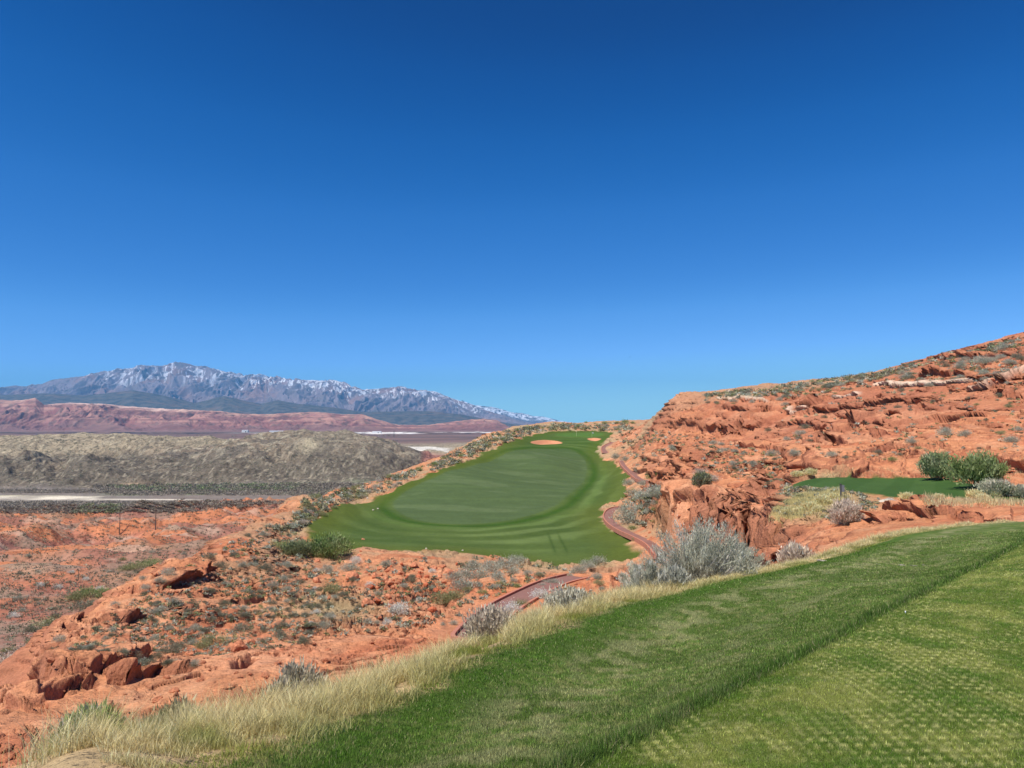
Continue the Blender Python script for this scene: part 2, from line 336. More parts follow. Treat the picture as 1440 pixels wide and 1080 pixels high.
# named scarps: (pixel polyline, height, jump width, fade length)
LIP = np.zeros(X.shape, F32); UNDER = np.zeros(X.shape, F32); PALE = np.zeros(X.shape, F32)
def scarp(pts, h, w, L, ymin=70, pale=0, gash=0):
    global Z
    P = hitpoly(pts, ymin)
    if len(P) < 2: return
    a = max(P[:, 1].min()-L-10, 2); b = P[:, 1].max()+L+10; q = slice(np.searchsorted(vs, math.log(a)), np.searchsorted(vs, math.log(b)))
    c0 = max(0, np.searchsorted(us, (P[:, 0]/P[:, 1]).min()-.09)); c1 = np.searchsorted(us, (P[:, 0]/P[:, 1]).max()+.09)
    x = X[q, c0:c1]; y = Y[q, c0:c1]
    d, s_, t = seg_dist(x+fbm(x*.09, y*.09, 2, 5)*1.6*w**.3+fbm(x*.7, y*.7, 2, 4)*.15, y+fbm(x*.09, y*.09, 2, 6)*1.6*w**.3, P)
    e = sst(0, .12, t)*sst(1, .88, t); dd = d*s_
    up = sst(-w, 0, dd)*np.exp(-np.clip(dd, 0, None)/L)*e
    Z[q, c0:c1] += h*up*(.75+.5*perlin(x*.3, y*.3, 9))
    if gash: Z[q, c0:c1] -= gash*np.exp(-((dd+w*1.6)/(w*1.5))**2)*e*(.6+.8*perlin(x*.25, y*.25, 19))
    UNDER[q, c0:c1] = np.maximum(UNDER[q, c0:c1], np.exp(-((dd+w)/(w*2.5))**2)*e)
    LIP[q, c0:c1] = np.maximum(LIP[q, c0:c1], (h*.9+gash*.5)*sst(-w*.7, 0, dd)*sst(w*3.5, w*.5, dd)*e*(.6+.6*perlin(x*.35, y*.35, 29)+.4))
    if pale: PALE[q, c0:c1] = np.maximum(PALE[q, c0:c1], pale*sst(-w*.9, 0, dd)*sst(1.0, .35, dd)*e)
scarp([(930, 592), (960, 597), (985, 593), (1005, 603), (1025, 607), (1040, 602), (1058, 606), (1075, 598), (1090, 585)], 1.2, 1.4, 16, 150, gash=1.2)
scarp([(1222, 547), (1240, 541), (1262, 544), (1290, 539), (1330, 542), (1355, 537), (1385, 538)], .8, .3, 6, 100, pale=1, gash=1.0)
scarp([(1362, 551), (1385, 549), (1410, 538), (1440, 526), (1480, 512)], 1.1, .35, 8, 90, pale=.6, gash=1.0)
scarp([(1000, 561), (1040, 563), (1080, 569)], .7, .4, 8, 150, pale=1)
scarp([(1105, 575), (1140, 580)], .9, .3, 5, 120, pale=.8, gash=.5)
scarp([(1170, 561), (1210, 559)], .9, .3, 5, 120, pale=.8, gash=.5)
scarp([(1290, 531), (1330, 527), (1375, 527)], 1.4, .4, 6, 100, gash=.9)
scarp([(1132, 572), (1148, 570), (1162, 563)], 2.6, .5, 6, 120, gash=1.5)
scarp([(1205, 600), (1222, 597), (1246, 602)], 1.8, .4, 6, 90, gash=1.6)
scarp([(1155, 625), (1175, 619), (1198, 626)], 1.8, .4, 6, 90, gash=1.4)
scarp([(1130, 652), (1150, 662), (1175, 668)], .9, .25, 4, 70, gash=.7)
scarp([(1182, 665), (1210, 668)], .9, .25, 4, 70, gash=.8)
scarp([(1400, 640), (1420, 652), (1460, 660)], 1.3, .3, 5, 60, gash=.6)
scarp([(1250, 716), (1265, 721), (1290, 724), (1308, 729), (1330, 722)], .62, .12, 3, 28, gash=.7)
scarp([(1268, 707), (1290, 712), (1330, 711), (1350, 713)], .4, .1, 2, 28, gash=.4)
scarp([(1215, 731), (1232, 737)], .4, .1, 2, 25, gash=.5)
scarp([(890, 655), (920, 664), (945, 672)], 1.1, .4, 8, 100, gash=1.0)
scarp([(940, 690), (955, 698), (975, 702), (1000, 708)], 1.1, .4, 8, 70, gash=1.0)
scarp([(960, 640), (975, 652), (990, 655)], 1.6, .4, 6, 90, gash=.8)
for q_ in ([(1085, 605), (1130, 592), (1165, 606), (1195, 612)], [(1000, 618), (1050, 630), (1100, 640), (1180, 655)], [(1040, 668), (1080, 655), (1130, 646)], [(1110, 588), (1160, 574), (1220, 571), (1300, 560)], [(900, 640), (935, 648), (965, 660), (1010, 690)], [(1190, 640), (1250, 628), (1310, 632)], [(1240, 600), (1320, 590), (1400, 585)], [(1290, 510), (1330, 505), (1390, 500), (1440, 498)], [(1010, 575), (1060, 582), (1090, 580)], [(1060, 700), (1090, 690), (1120, 660)]): scarp(q_, 1.0, .3, 6, 70, gash=.7)
for p in [(1148, 623), (1190, 586), (1218, 589), (1262, 583), (1182, 603), (1290, 565), (1310, 572), (1245, 560), (1410, 553), (1430, 554), (1040, 612), (1080, 618), (1110, 634), (1240, 612), (1285, 637), (1340, 606), (1020, 585), (1060, 590)]:
    scarp([(p[0]-9, p[1]), (p[0], p[1]-2), (p[0]+10, p[1]+2)], .9, .25, 3, 60, gash=.9)
# near left slope
scarp([(10, 960), (30, 955), (60, 962), (85, 970)], .55, .2, 2, 12, gash=.5)
scarp([(30, 985), (50, 990), (88, 985)], .4, .15, 1.5, 12, gash=.4)
scarp([(120, 960), (150, 935), (180, 925), (205, 920)], .45, .15, 2, 12, gash=.4)
scarp([(150, 955), (175, 950), (200, 947), (240, 945), (265, 938)], .5, .12, 2, 12, gash=.3)
scarp([(325, 940), (335, 932), (345, 925)], .22, .15, 2, 12, gash=.7)
scarp([(165, 995), (178, 985)], .25, .1, 1.5, 10, gash=.4)
scarp([(260, 1000), (275, 992), (295, 980)], .22, .12, 2, 10, gash=.5)
scarp([(340, 980), (360, 972), (375, 968)], .22, .12, 2, 10, gash=.4)
scarp([(265, 865), (285, 870), (300, 878)], .8, .15, 2, 20, gash=.5)
scarp([(160, 875), (180, 865)], .7, .15, 2, 20, gash=.5)
scarp([(230, 835), (260, 818), (290, 805)], .9, .2, 3, 30, gash=.3)
scarp([(60, 985), (100, 975), (140, 960)], .4, .15, 2, 12, gash=.3)
# deep clefts in the canyon wall
for a, b, dep in [((1040, 722), (1052, 700), 3.5), ((1085, 748), (1108, 722), 2.5), ((1000, 700), (1010, 684), 3.5), ((1112, 775), (1130, 752), 1.6), ((1066, 730), (1080, 712), 3), ((958, 688), (966, 674), 2.5), ((1022, 712), (1030, 698), 2.5)]:
    P = hitpoly([a, b], 30)
    if len(P) == 2:
        P = np.vstack([P[0]-(P[1]-P[0])*.5, P]); q = slice(np.searchsorted(vs, math.log(30)), np.searchsorted(vs, math.log(140)))
        d, _, t = seg_dist(X[q]+fbm(X[q]*.5, Y[q]*.5, 3, 81)*.7, Y[q], P); Z[q] -= dep*np.exp(-(d/.45)**4)*sst(1, .6, t)*W[q]
for tr, dep, wd in ((plan([(1040, 720, 62), (1058, 742, 53), (1078, 762, 46), (1100, 788, 38)]), 7.5, 1.25), (plan([(948, 700, 86), (965, 703, 82), (985, 710, 78), (1000, 722, 72), (1003, 740, 66)]), 6.5, 1.3), (plan([(1012, 716, 68), (1022, 738, 60)]), 4, .7), (plan([(905, 668, 120), (925, 676, 110)]), 3, .8)):
    q = slice(np.searchsorted(vs, math.log(30)), np.searchsorted(vs, math.log(150)))
    d, _, t = seg_dist(X[q]+fbm(X[q]*.3, Y[q]*.3, 3, 83)*1.0, Y[q]+fbm(X[q]*.3, Y[q]*.3, 3, 84)*1.0, smooth_poly(tr, 1)); Z[q] -= dep*np.exp(-(d/wd)**4)*sst(0, .12, t)*sst(1, .88, t)
Z = Z-.05*sst(1.8, 1.5, PD)

DRY = None
# horizontal undercut: beds jut and recede on steep rock
gy, gx = np.gradient(Z); dY = np.gradient(Y, axis=0); dX = np.gradient(X, axis=1)
sx = gx/np.maximum(dX, 1e-3); syy = gy/np.maximum(dY, 1e-3)-0*gx; sxx = sx
syy = (gy-sx*np.gradient(X, axis=0))/np.maximum(dY, 1e-3)
st = np.hypot(sxx, syy); steep = sst(.5, 1.4, st)*soft*sst(3, 9, Y)*sst(-.8, -3.2, LD)
bed = fbm((Z+.12*X)*1.0+mid_*.3, X*.03+Y*.03, 3, 55)*1.6
und = steep*(bed*.55+.1)*np.clip(Y/60, .3, 1.6)+LIP+BEDL
_n = np.maximum(np.hypot(_sx0, _sy0), .3); X2 = X-_sx0/_n*und; Y2 = Y-_sy0/_n*und

# ------------------------------------------------------------------ colours
def cst(c): return np.broadcast_to(np.array(c, F32), X.shape+(3,)).copy()
A = cst((.59, .245, .115))
A = cmix(A, (.66, .305, .16), sst(-.1, .5, big)); A = cmix(A, (.48, .16, .075), sst(.1, .5, fbm(X*.11+5, Y*.11, 4, 101))*.8)
A = cmix(A, (.68, .34, .18), sst(.15, .55, fbm(X*.25, Y*.25, 4, 104))*.6)
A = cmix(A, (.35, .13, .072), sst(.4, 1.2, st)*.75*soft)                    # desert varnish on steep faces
A = cmix(A, (.41, .155, .085), hz*sst(100, 150, Y)*(.45+.35*sst(-.2, .3, fbm(X*.04, Y*.04, 3, 111))))
band = fbm((Z+.12*X)*.9+mid_, X*.01, 3, 113); A = cmix(A, (.33, .115, .065), sst(.1, .4, band)*.45*hz)
A = cmix(A, (.72, .55, .40), PALE*.9)
# soil and low scrub tint
scr = sst(-.1, .35, fbm(X*.09, Y*.09, 4, 121)+.25*lowscrub-.15)
A = cmix(A, (.42, .25, .14), scr*.75*sst(50, 80, Y)*(1-W))
A = cmix(A, (.36, .27, .15), sst(-9, -1, FD)*(1-W)*.7*sst(.35, -.35, fbm(X*.2, Y*.2, 3, 122)-.1))
A = cmix(A, (.40, .30, .17), sst(235, 300, Y)*(1-.2*W)*sst(-.3, .3, fbm(X*.07, Y*.07, 4, 123))*.8)
A = cmix(A, (.58, .19, .08), sst(6, 0, PD)*.5*(1-W)*sst(120, 90, Y))
pxg, pyg = topx(U, Z/Y)
A = cmix(A, (.36, .28, .15), np.exp(-((pxg-470)/75)**2-((pyg-855)/22)**2)*sst(30, 36, Y)*(1-W)*.9)   # sandy hollow with dry weeds
topscr = sst(.2, .8, S*0+sst(14, 3, pyg-np.interp(pxg, [900, 1000, 1150, 1240, 1440], [590, 556, 536, 523, 474])))*hz
A = cmix(A, (.40, .30, .18), topscr*.5*sst(1320, 1180, pxg))
A = cmix(A, (.33, .28, .14), sst(-1, 3, BK)*.85)
# turf
def turfcol(d_in):
    g = cst((.070, .108, .024))
    g = cmix(g, (.09, .13, .03), sst(-.3, .4, fbm(X*.05, Y*.05, 3, 131)))
    ring = -d_in                                 # metres outside the inner cut
    n = fbm(X*.03, Y*.03, 3, 132)*3.5
    st_ = .5+.5*np.sin((ring+n)*2*pi/(4.6+.07*ring))
    g = cmix(g, (.15, .205, .06), sst(.35, .9, st_)*sst(3.5, 5, ring)*sst(34, 20, ring)*.6*sst(-.5, .25, fbm(X*.03+3, Y*.03, 3, 139)+.1)); g = cmix(g, (.045, .08, .012), sst(.6, .1, st_)*sst(3.5, 5, ring)*sst(34, 20, ring)*.32)
    g = cmix(g, (.035, .085, .006), np.exp(-((ring-2.3)/1.3)**2)*.85)
    g = cmix(g, (.105, .165, .035), np.exp(-((ring-5.5)/1.2)**2)*.6)
    g = cmix(g, (.095, .12, .018), sst(8, 1, FD)*.75)
    return g
G = turfcol(ID)
inn = sst(-.4, .6, ID); mow = fbm(X*.015, Y*.25, 3, 133)
GI = cst((.078, .115, .040)); GI = cmix(GI, (.095, .138, .045), sst(.0, .5, mow)*.5); GI = cmix(GI, (.12, .16, .065), sst(.15, .6, fbm(X*.05, Y*.09, 4, 134))*.55)
G = G+(GI-G)*inn[..., None]
wear = np.exp(-((np.abs((X+.2*np.sin(Y*.1))-6.5)-.8)/.22)**2)*sst(98, 104, Y)*sst(124, 116, Y); G = cmix(G, (.035, .07, .01), wear*.6)
G = cmix(G, (.085, .17, .03), sst(0, 2, GD)*.7); G = cmix(G, (.045, .10, .012), sst(250, 320, Y)*sst(0, -3, GD)*.45)
A = A+(G-A)*fair[..., None]
TG = cst((.048, .098, .022)); TG = cmix(TG, (.065, .12, .03), sst(-.2, .2, np.sin((X-.6*Y)*1.6))*.5); A = A+(TG-A)*tee[..., None]
SC = cst((.62, .27, .14)); A = A+(SC-A)*sst(-.2, .5, BD)[..., None]*(fair > .5)[..., None]
# near lawn
a_t = hitpoly([(870, 1057), (960, 1011), (1061, 959), (1192, 892), (1275, 850), (1342, 815), (1400, 786)], 0); a_t = np.vstack([a_t[0]-(a_t[1]-a_t[0])*20, a_t, a_t[-1]+(a_t[-1]-a_t[-2])*5])
td, ts, _ = seg_dist(X[:nY], Y[:nY], a_t); teeL = np.full(X.shape, -9, F32); teeL[:nY] = -td*ts      # + right of line = tee
def lawncol(x, y, ld, tl):
    g = np.broadcast_to(np.array((.095, .145, .028), F32), x.shape+(3,)).copy()
    n1 = fbm(x*.9, y*.9, 4, 141); n2 = fbm(x*3.1, y*3.1, 4, 142); n3 = fbm(x*9, y*9, 3, 143)
    g = cmix(g, (.13, .20, .04), sst(-.1, .5, n1)*.6); g = cmix(g, (.055, .11, .016), sst(.05, .5, n2)*.5)
    g = cmix(g, (.36, .31, .13), sst(.05, .6, n3+.35*n1)*.35)
    streak = np.exp(-((ld-1.0-.25*n1)/.38)**2)+.6*np.exp(-((ld-2.0-.3*n1)/.25)**2)
    g = cmix(g, (.36, .33, .16), np.clip(streak, 0, 1)*sst(-.35, .35, n2)*.55)
    g = cmix(g, (.06, .13, .012), np.exp(-((ld-.3)/.3)**2)*.6)
    t = sst(-.02, .05, tl); tg = np.broadcast_to(np.array((.12, .165, .026), F32), x.shape+(3,)).copy()
    tg = cmix(tg, (.30, .30, .075), sst(-.25, .45, fbm(x*1.4, y*1.4, 3, 145)+.5*n2)*.55)
    c, s_ = cos(.85), sin(.85); a = x*c+y*s_; b = -x*s_+y*c
    lat = np.cos(a*2*pi/.105+n1*1.1+n2*.5)*np.cos(b*2*pi/.105+n2*.8-n1); dots = sst(.25, .85, lat+.25*n3); tg = cmix(tg, (.045, .10, .012), sst(.1, -.5, lat+.2*n3)*.4*sst(12, 6, y)*sst(-.5, .3, n1+.6*n2)); tg = cmix(tg, (.50, .48, .17), dots*.8*sst(14, 8, y)*sst(-.5, .3, n1+.6*n2)); tg = cmix(tg, (.40, .38, .15), sst(.15, .5, fbm(x*16, y*16, 2, 147))*.35)
    tg = cmix(tg, (.06, .135, .012), sst(.1, .5, fbm(x*2.2+4, y*2.2, 3, 146))*.5)
    g = g+(tg-g)*t[..., None]
    return cmix(g, (.035, .085, .012), np.exp(-((tl+.06)/.10)**2)*.5)  # longer grass along the tee edge, its shaded step painted in as dark green
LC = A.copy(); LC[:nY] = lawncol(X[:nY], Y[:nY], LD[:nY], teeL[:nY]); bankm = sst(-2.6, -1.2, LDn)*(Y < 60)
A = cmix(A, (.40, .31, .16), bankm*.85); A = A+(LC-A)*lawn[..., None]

# ------------------------------------------------------------------ cut the grid into named ground objects
def cell(m): return m[:-1, :-1] & m[1:, 1:] & m[:-1, 1:] & m[1:, :-1]
cl_lawn = cell(lawn > .5); cl_b = cell((BD > 0) & (fair > .5)); cl_f = cell(fair > .5) & ~cl_b; cl_t = cell(tee > .5); cl_g = cell((GD > 0) & (fair > .5)) & ~cl_b; cl_f &= ~cl_g
rest = ~(cl_lawn | cl_f | cl_t | cl_b | cl_g); hl = cell(W > .5) & cell(Y > 26) & rest
sheet('lawn', X2, Y2, Z, A, cl_lawn, M_LAWN, 'mown green tee lawn in the foreground')
sheet('fairway', X2, Y2, Z, A, cl_f, M_TURF, 'striped green fairway running up the mesa')
sheet('putting_green', X2, Y2, Z, A, cl_g, M_TURF, 'smooth putting green at the far end of the fairway')
sheet('tee_ground', X2, Y2, Z, A, cl_t, M_TURF, 'dark green lower tee on the right below the hill')
sheet('sand_ground', X2, Y2, Z, A, cl_b, M_SAND, 'orange sand of the two bunkers by the green')
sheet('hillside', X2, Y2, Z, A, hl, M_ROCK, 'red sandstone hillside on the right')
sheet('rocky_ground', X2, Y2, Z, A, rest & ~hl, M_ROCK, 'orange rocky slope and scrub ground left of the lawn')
g = np_mesh('ground_behind', np.array([(-40, -60, -1.72), (60, -60, -1.72), (60, .9, -1.72), (-40, .9, -1.72)]), np.array([[0, 1, 2, 3]]), np.tile((.07, .14, .02), (4, 1)), True, M_LAWN)
o = link(bpy.data.objects.new('ground_behind', g)); o['kind'] = 'structure'

def zat(x, y):
    u = x/y; c = (u-us[0])/(us[1]-us[0]); r = np.interp(np.log(y), vs, np.arange(len(vs)))
    c = np.clip(c, 0, len(us)-2); r = np.clip(r, 0, len(vs)-2); ci = np.asarray(c).astype(int); ri = np.asarray(r).astype(int); fc = c-ci; fr = r-ri
    return (Z[ri, ci]*(1-fc)+Z[ri, ci+1]*fc)*(1-fr)+(Z[ri+1, ci]*(1-fc)+Z[ri+1, ci+1]*fc)*fr

# ------------------------------------------------------------------ cart path ribbon with kerb
def ribbon(name, P, w, kerb):
    P = smooth_poly(P, 1); d = np.gradient(P, axis=0); d /= np.linalg.norm(d, axis=1)[:, None]; n = np.c_[-d[:, 1], d[:, 0]]
    zc = np.array([zat(*p) for p in P]); zc = np.convolve(np.pad(zc, 4, 'edge'), np.ones(9)/9, 'valid')+.10
    root = link(bpy.data.objects.new(name, None)); root.location = (P[0][0], P[0][1], zc[0]); root['kind'] = 'structure'
    off = np.array([P[0][0], P[0][1], zc[0]])
    def strip(nm, prof, m):
        k = len(prof); co = []
        for i in range(len(P)):
            for a, h in prof: co.append((P[i, 0]+n[i, 0]*a, P[i, 1]+n[i, 1]*a, zc[i]+h))
        co = np.array(co)-off; fs = [(i*k+j, i*k+j+1, (i+1)*k+j+1, (i+1)*k+j) for i in range(len(P)-1) for j in range(k-1)]
        link(bpy.data.objects.new(nm, np_mesh(nm, co, np.array(fs), None, False, m)), root)
    strip('paving', [(-w, -.6), (-w, 0), (0, .03), (w, 0), (w, -.6)], M_PATH)
    if kerb:
        for sg in (-1, 1):
            a = w*sg; pr = [(a+sg*.22, -.5), (a+sg*.22, .16), (a+sg*.01, .16), (a+sg*.01, -.1)]
            strip('kerb', pr if sg < 0 else pr[::-1], M_KERB)
    return root
pl = ['red paved cart path with a kerb curving below the dry grass', 'red paved cart path bending beside the near end of the fairway', 'cart path stretch climbing between the fairway and the rocks', 'far cart path stretch near the bunkers']
for i, p in enumerate(paths):
    o = ribbon('cart_path', p, 1.1, True); o['label'] = pl[i]; o['category'] = 'path'

# ------------------------------------------------------------------ VALLEY GRID
uv = np.linspace(-1.0, .45, int(1150*Q)); vv = np.concatenate([np.arange(math.log(40), math.log(900), .0042/Q), np.arange(math.log(900), math.log(2600), .0022/Q), np.arange(math.log(2600), math.log(11500), .006/Q)])
vp = []
for px in (-250, 0, 200):
    vp += [(px, 935, 50), (px, 900, 66), (px, 850, 100), (px, 800, 165), (px, 762, 270), (px, 738, 430), (px, 724, 620), (px, 709, 930)]
vp += [(250, 716, 520), (300, 713, 560), (380, 711, 600), (330, 735, 400), (250, 760, 280), (110, 722, 600), (110, 750, 400), (60, 775, 250), (450, 740, 430), (450, 712, 700),
       (600, 900, 66), (600, 800, 165), (600, 740, 430), (800, 950, 66), (800, 860, 165), (800, 760, 430), (800, 700, 930), (1000, 950, 66), (1100, 860, 165), (1100, 760, 430), (1100, 700, 930)]
for px in (-250, 0, 150, 300, 450): vp += [(px, 699, 1030), (px, 690, 1120)]
vp += [(600, 690, 1120), (-200, 650, 1350), (-200, 630, 1900), (-60, 645, 1400), (0, 640, 1450), (60, 640, 1430), (110, 640, 1450), (160, 650, 1430), (190, 645, 1500), (230, 640, 1550), (280, 648, 1450), (100, 670, 1230), (0, 670, 1230), (200, 672, 1230), (300, 672, 1200),
       (0, 656, 1640), (100, 653, 1640), (190, 655, 1680), (0, 628, 1900), (30, 620, 2000), (60, 615, 2080), (130, 612, 2150), (200, 613, 2200), (250, 617, 2230), (290, 614, 2300), (310, 621, 2280), (270, 620, 2260), (340, 622, 2300), (200, 628, 1800), (250, 632, 1750),
       (310, 637, 1400), (350, 624, 1480), (375, 626, 1480), (400, 616, 1540), (450, 612, 1600), (500, 613, 1620), (530, 616, 1600), (555, 628, 1560), (575, 645, 1480), (595, 668, 1380), (620, 690, 1300), (430, 650, 1300), (500, 650, 1320), (450, 680, 1160), (550, 675, 1180), (350, 665, 1200), (400, 640, 1350), (540, 640, 1450),
       (0, 622, 2700), (130, 620, 2800), (290, 622, 2900), (450, 620, 2400), (560, 637, 2100), (590, 634, 2300), (650, 630, 2300), (640, 645, 1900), (720, 640, 1900), (600, 640, 1800), (800, 650, 1900), (1100, 660, 1900)]
for px in (-250, 0, 200, 400, 550, 650, 800, 1100): vp += [(px, 613, 4200), (px, 608.5, 5600), (px, 606, 7500), (px, 604, 10500)]
TV = TPS(ctl(vp), 1e-4); SV = TV.grid(uv, vv, 300, 420)
VY, VU = np.meshgrid(np.exp(vv), uv, indexing='ij'); VX = (VU*VY).astype(F32); VY = VY.astype(F32); VZ = (SV*VY).astype(F32)
qx, qy = topx(VU, SV)
bad = sst(60, 90, VY)*sst(760, 560, VY); hl2 = sst(1120, 1250, VY)*sst(2700, 2200, VY); flat = sst(860, 930, VY)*sst(1180, 1100, VY)
b1 = ridged(VX*.012+fbm(VX*.004, VY*.004, 2, 3), VY*.02, 4, 203); b2 = fbm(VX*.05, VY*.05, 4, 205)
VZ = VZ+bad*np.clip(VY/200, .3, 1.7)*((b1-.3)*7+b2*1.0)
h1 = ridged(VX*.0045+fbm(VX*.002, VY*.002, 3, 7)*.8, VY*.0035, 5, 211); h2 = fbm(VX*.02, VY*.02, 4, 213)
VZ = VZ+hl2*((h1-.5)*24*(1-.5*sst(1850, 2100, VY))+h2*3.5)+flat*fbm(VX*.01, VY*.03, 3, 215)*.6
VZ = VZ+hl2*(.5+.5*sst(1800, 1300, VY))*(ridged(VX*.018+h2*.3, VY*.012, 4, 217)-.4)*7
lava = np.exp(-((VY-5400)/500)**2)*fbm(VX*.006, VY*.004, 3, 219); VZ = VZ+lava*9
def vc(c): return np.broadcast_to(np.array(c, F32), VX.shape+(3,)).copy()
B = vc((.37, .15, .10)); B = cmix(B, (.50, .19, .09), sst(.0, .6, b1+b2*.4-.15)); B = cmix(B, (.28, .13, .095), sst(.0, .5, fbm(VX*.02+7, VY*.02, 4, 221))*.8)
B = cmix(B, (.46, .33, .24), sst(.3, .6, fbm(VX*.03, VY*.09, 4, 223))*.6); B = cmix(B, (.25, .20, .14), sst(.05, .45, fbm(VX*.04, VY*.04, 4, 225))*.5)
B = cmix(B, (.30, .24, .17), sst(230, 110, VY)*sst(-.2, .3, fbm(VX*.05, VY*.05, 3, 226))*.65)
B = cmix(B, (.17, .14, .115), sst(724, 718, qy)*(VY > 500)*sst(420, 600, VY)*(1-sst(.2, .5, b2)*.4)*sst(225, 205, qx+b2*20))
hcol = vc((.245, .185, .125)); hs = fbm(VX*.03, VY*.03, 4, 231)
hcol = cmix(hcol, (.46, .40, .28), sst(.2, .5, hs+.25*h1)*.65); hcol = cmix(hcol, (.12, .10, .08), sst(.0, .45, fbm(VX*.012, VY*.012, 4, 233)-.25*sst(1700, 2000, VY))*.8)
hcol = cmix(hcol, (.135, .11, .085), sst(636, 650, qy)*.55*sst(-.5, .3, fbm(VX*.006+3, VY*.006, 4, 235)+.1)); hcol = cmix(hcol, (.36, .29, .185), sst(1650, 1900, VY)*.65); hcol = cmix(hcol, (.20, .165, .115), np.exp(-((qx-470)/90)**2)*.6*sst(1100, 1200, VY))
fr = sst(632, 648, qy)*(1-.6*sst(1650, 1900, VY))
hcol = cmix(hcol, (.12, .098, .07), fr*.7); hcol = cmix(hcol, (.48, .41, .29), sst(.15, .45, perlin(VX*.17, VY*.05, 236)+.35*perlin(VX*.03, VY*.012, 239))*(.16+.16*fr)); hcol = cmix(hcol, (.07, .06, .045), sst(.15, .4, perlin(VX*.14, VY*.045, 237)+.45*perlin(VX*.016, VY*.009, 238))*.45)
hcol = cmix(hcol, (.62, .42, .25), np.exp(-((qx-208)/26)**2-((qy-679)/4)**2)*1.2); hcol = cmix(hcol, (.50, .42, .27), .6*np.exp(-((qx-435)/14)**2-((qy-627)/7)**2))
B = B+(hcol-B)*sst(1090, 1160, VY)[..., None]
n5 = fbm(VX*.004, VY*.02, 4, 241)
B = cmix(B, (.21, .175, .145), sst(905, 940, VY)*sst(1180, 1120, VY)*.95)
B = cmix(B, (.17, .20, .10), sst(.0, .35, fbm(VX*.01, VY*.02, 3, 243)+.1)*sst(120, 190, qx)*sst(1040, 1070, VY)*sst(1190, 1120, VY)*.8)
sand = sst(5.4+2*n5, 2.6+2*n5, np.abs(qy-700.2))*(.75+.5*fbm(VX*.02, VY*.02, 3, 245))*sst(150, 112, qx+n5*25)*(VY > 900)*(VY < 1200)
B = cmix(B, (.66, .58, .44), sand); B = cmix(B, (.45, .40, .24), sand*sst(699, 697, qy)*.8)
B = cmix(B, (.60, .52, .40), sst(1.2, .4, np.abs(qy-702.3-.8*n5))*sst(110, 140, qx)*sst(300, 240, qx)*(VY > 900)*(VY < 1200)*sst(-.5, 0, n5))
pl_ = sst(2500, 3000, VY); pc = vc((.20, .125, .105)); pc = cmix(pc, (.12, .09, .08), sst(-.1, .3, fbm(VX*.002, VY*.003, 4, 251))*.7)
pc = cmix(pc, (.30, .16, .13), sst(6200, 7500, VY)*.8); pc = cmix(pc, (.045, .04, .04), np.exp(-((VY-5300)/450)**2)*sst(-.35, .15, fbm(VX*.006, VY*.006, 4, 253))*.9)
pc = cmix(pc, (.75, .70, .63), sst(300, 420, qx)*sst(4900, 5100, VY)*sst(6300, 5800, VY)*sst(-.15, .1, fbm(VX*.0012, VY*.004, 3, 255)+.1))
B = B+(pc-B)*pl_[..., None]
B = cmix(B, (.62, .57, .48), sst(3.2, 2.2, np.abs(qy-631))*sst(555, 575, qx)*sst(640, 622, qx)*(VY > 1750)*(VY < 3500)); B = cmix(B, (.36, .15, .11), sst(588, 600, qx)*(VY > 1250)*(VY < 2300)*sst(634, 640, qy)*.8)
al = np.ones((len(vv)-1, len(uv)-1), bool)
nv = int(np.searchsorted(vv, math.log(1090))); npn = int(np.searchsorted(vv, math.log(2650)))
def rows(a, b):
    m = np.zeros_like(al); m[a:b] = True; return m
sheet('valley_floor', VX, VY, VZ, B, rows(0, nv), M_VAL, 'red badlands and pale wash in the valley on the left')
sheet('hills', VX, VY, VZ, B, rows(nv, npn), M_HILL, 'tan scrubby hills across the valley')
sheet('plain', VX, VY, VZ, B, rows(npn, 99999), M_FAR, 'dark lava plain beyond the tan hills')

def vhits(px, py, ymin=40):
    u, s = ray(px, py); c = int(round((u-uv[0])/(uv[1]-uv[0])))
    if c < 0 or c >= len(uv): return None
    k = np.nonzero((VZ[:, c]/VY[:, c] >= s) & (VY[:, c] > ymin))[0]
    return None if not len(k) else (float(VX[k[0], c]), float(VY[k[0], c]), float(VZ[k[0], c]))

# ------------------------------------------------------------------ far ranges
def range_sheet(name, sil, y0, yr, y1, base_py, nc, nr, prof, noise, colf, label, umin=-1.0, umax=.25):
    u = np.linspace(umin, umax, int(nc*Q)); t = np.linspace(0, 1, nr)
    yy = np.concatenate([np.linspace(y0, yr, nr), np.linspace(yr, y1, nr//5)[1:]]); Yg, Ug = np.meshgrid(yy, u, indexing='ij'); Xg = Ug*Yg
    su, ss = ray([p[0] for p in sil], [p[1] for p in sil]); top = np.interp(u, su, ss)*yr; _, sb = ray(720, base_py); base = sb*y0
    T = np.clip((Yg-y0)/(yr-y0), 0, 1); back = np.clip((Yg-yr)/(y1-yr), 0, 1)
    H = np.maximum(top-base, 5)[None]; nz, ex = noise(Xg, Yg, T, H)
    Zg = base+H*prof(T, Xg, Yg)*(1-.5*back)+nz
    col = colf(Xg, Yg, Zg, T, H, ex)
    return sheet(name, Xg.astype(F32), Yg.astype(F32), Zg.astype(F32), col.astype(F32), np.ones((len(yy)-1, len(u)-1), bool), M_FAR, label)
sil_red = [(-300, 560), (0, 563), (30, 563), (50, 560), (62, 570), (80, 568), (100, 567), (140, 568), (180, 572), (250, 576), (300, 578), (340, 582), (380, 583), (410, 581), (430, 580), (450, 580), (480, 583), (510, 583), (530, 590), (560, 598), (600, 598), (640, 593), (680, 589), (700, 592), (720, 603), (760, 608), (1000, 610)]
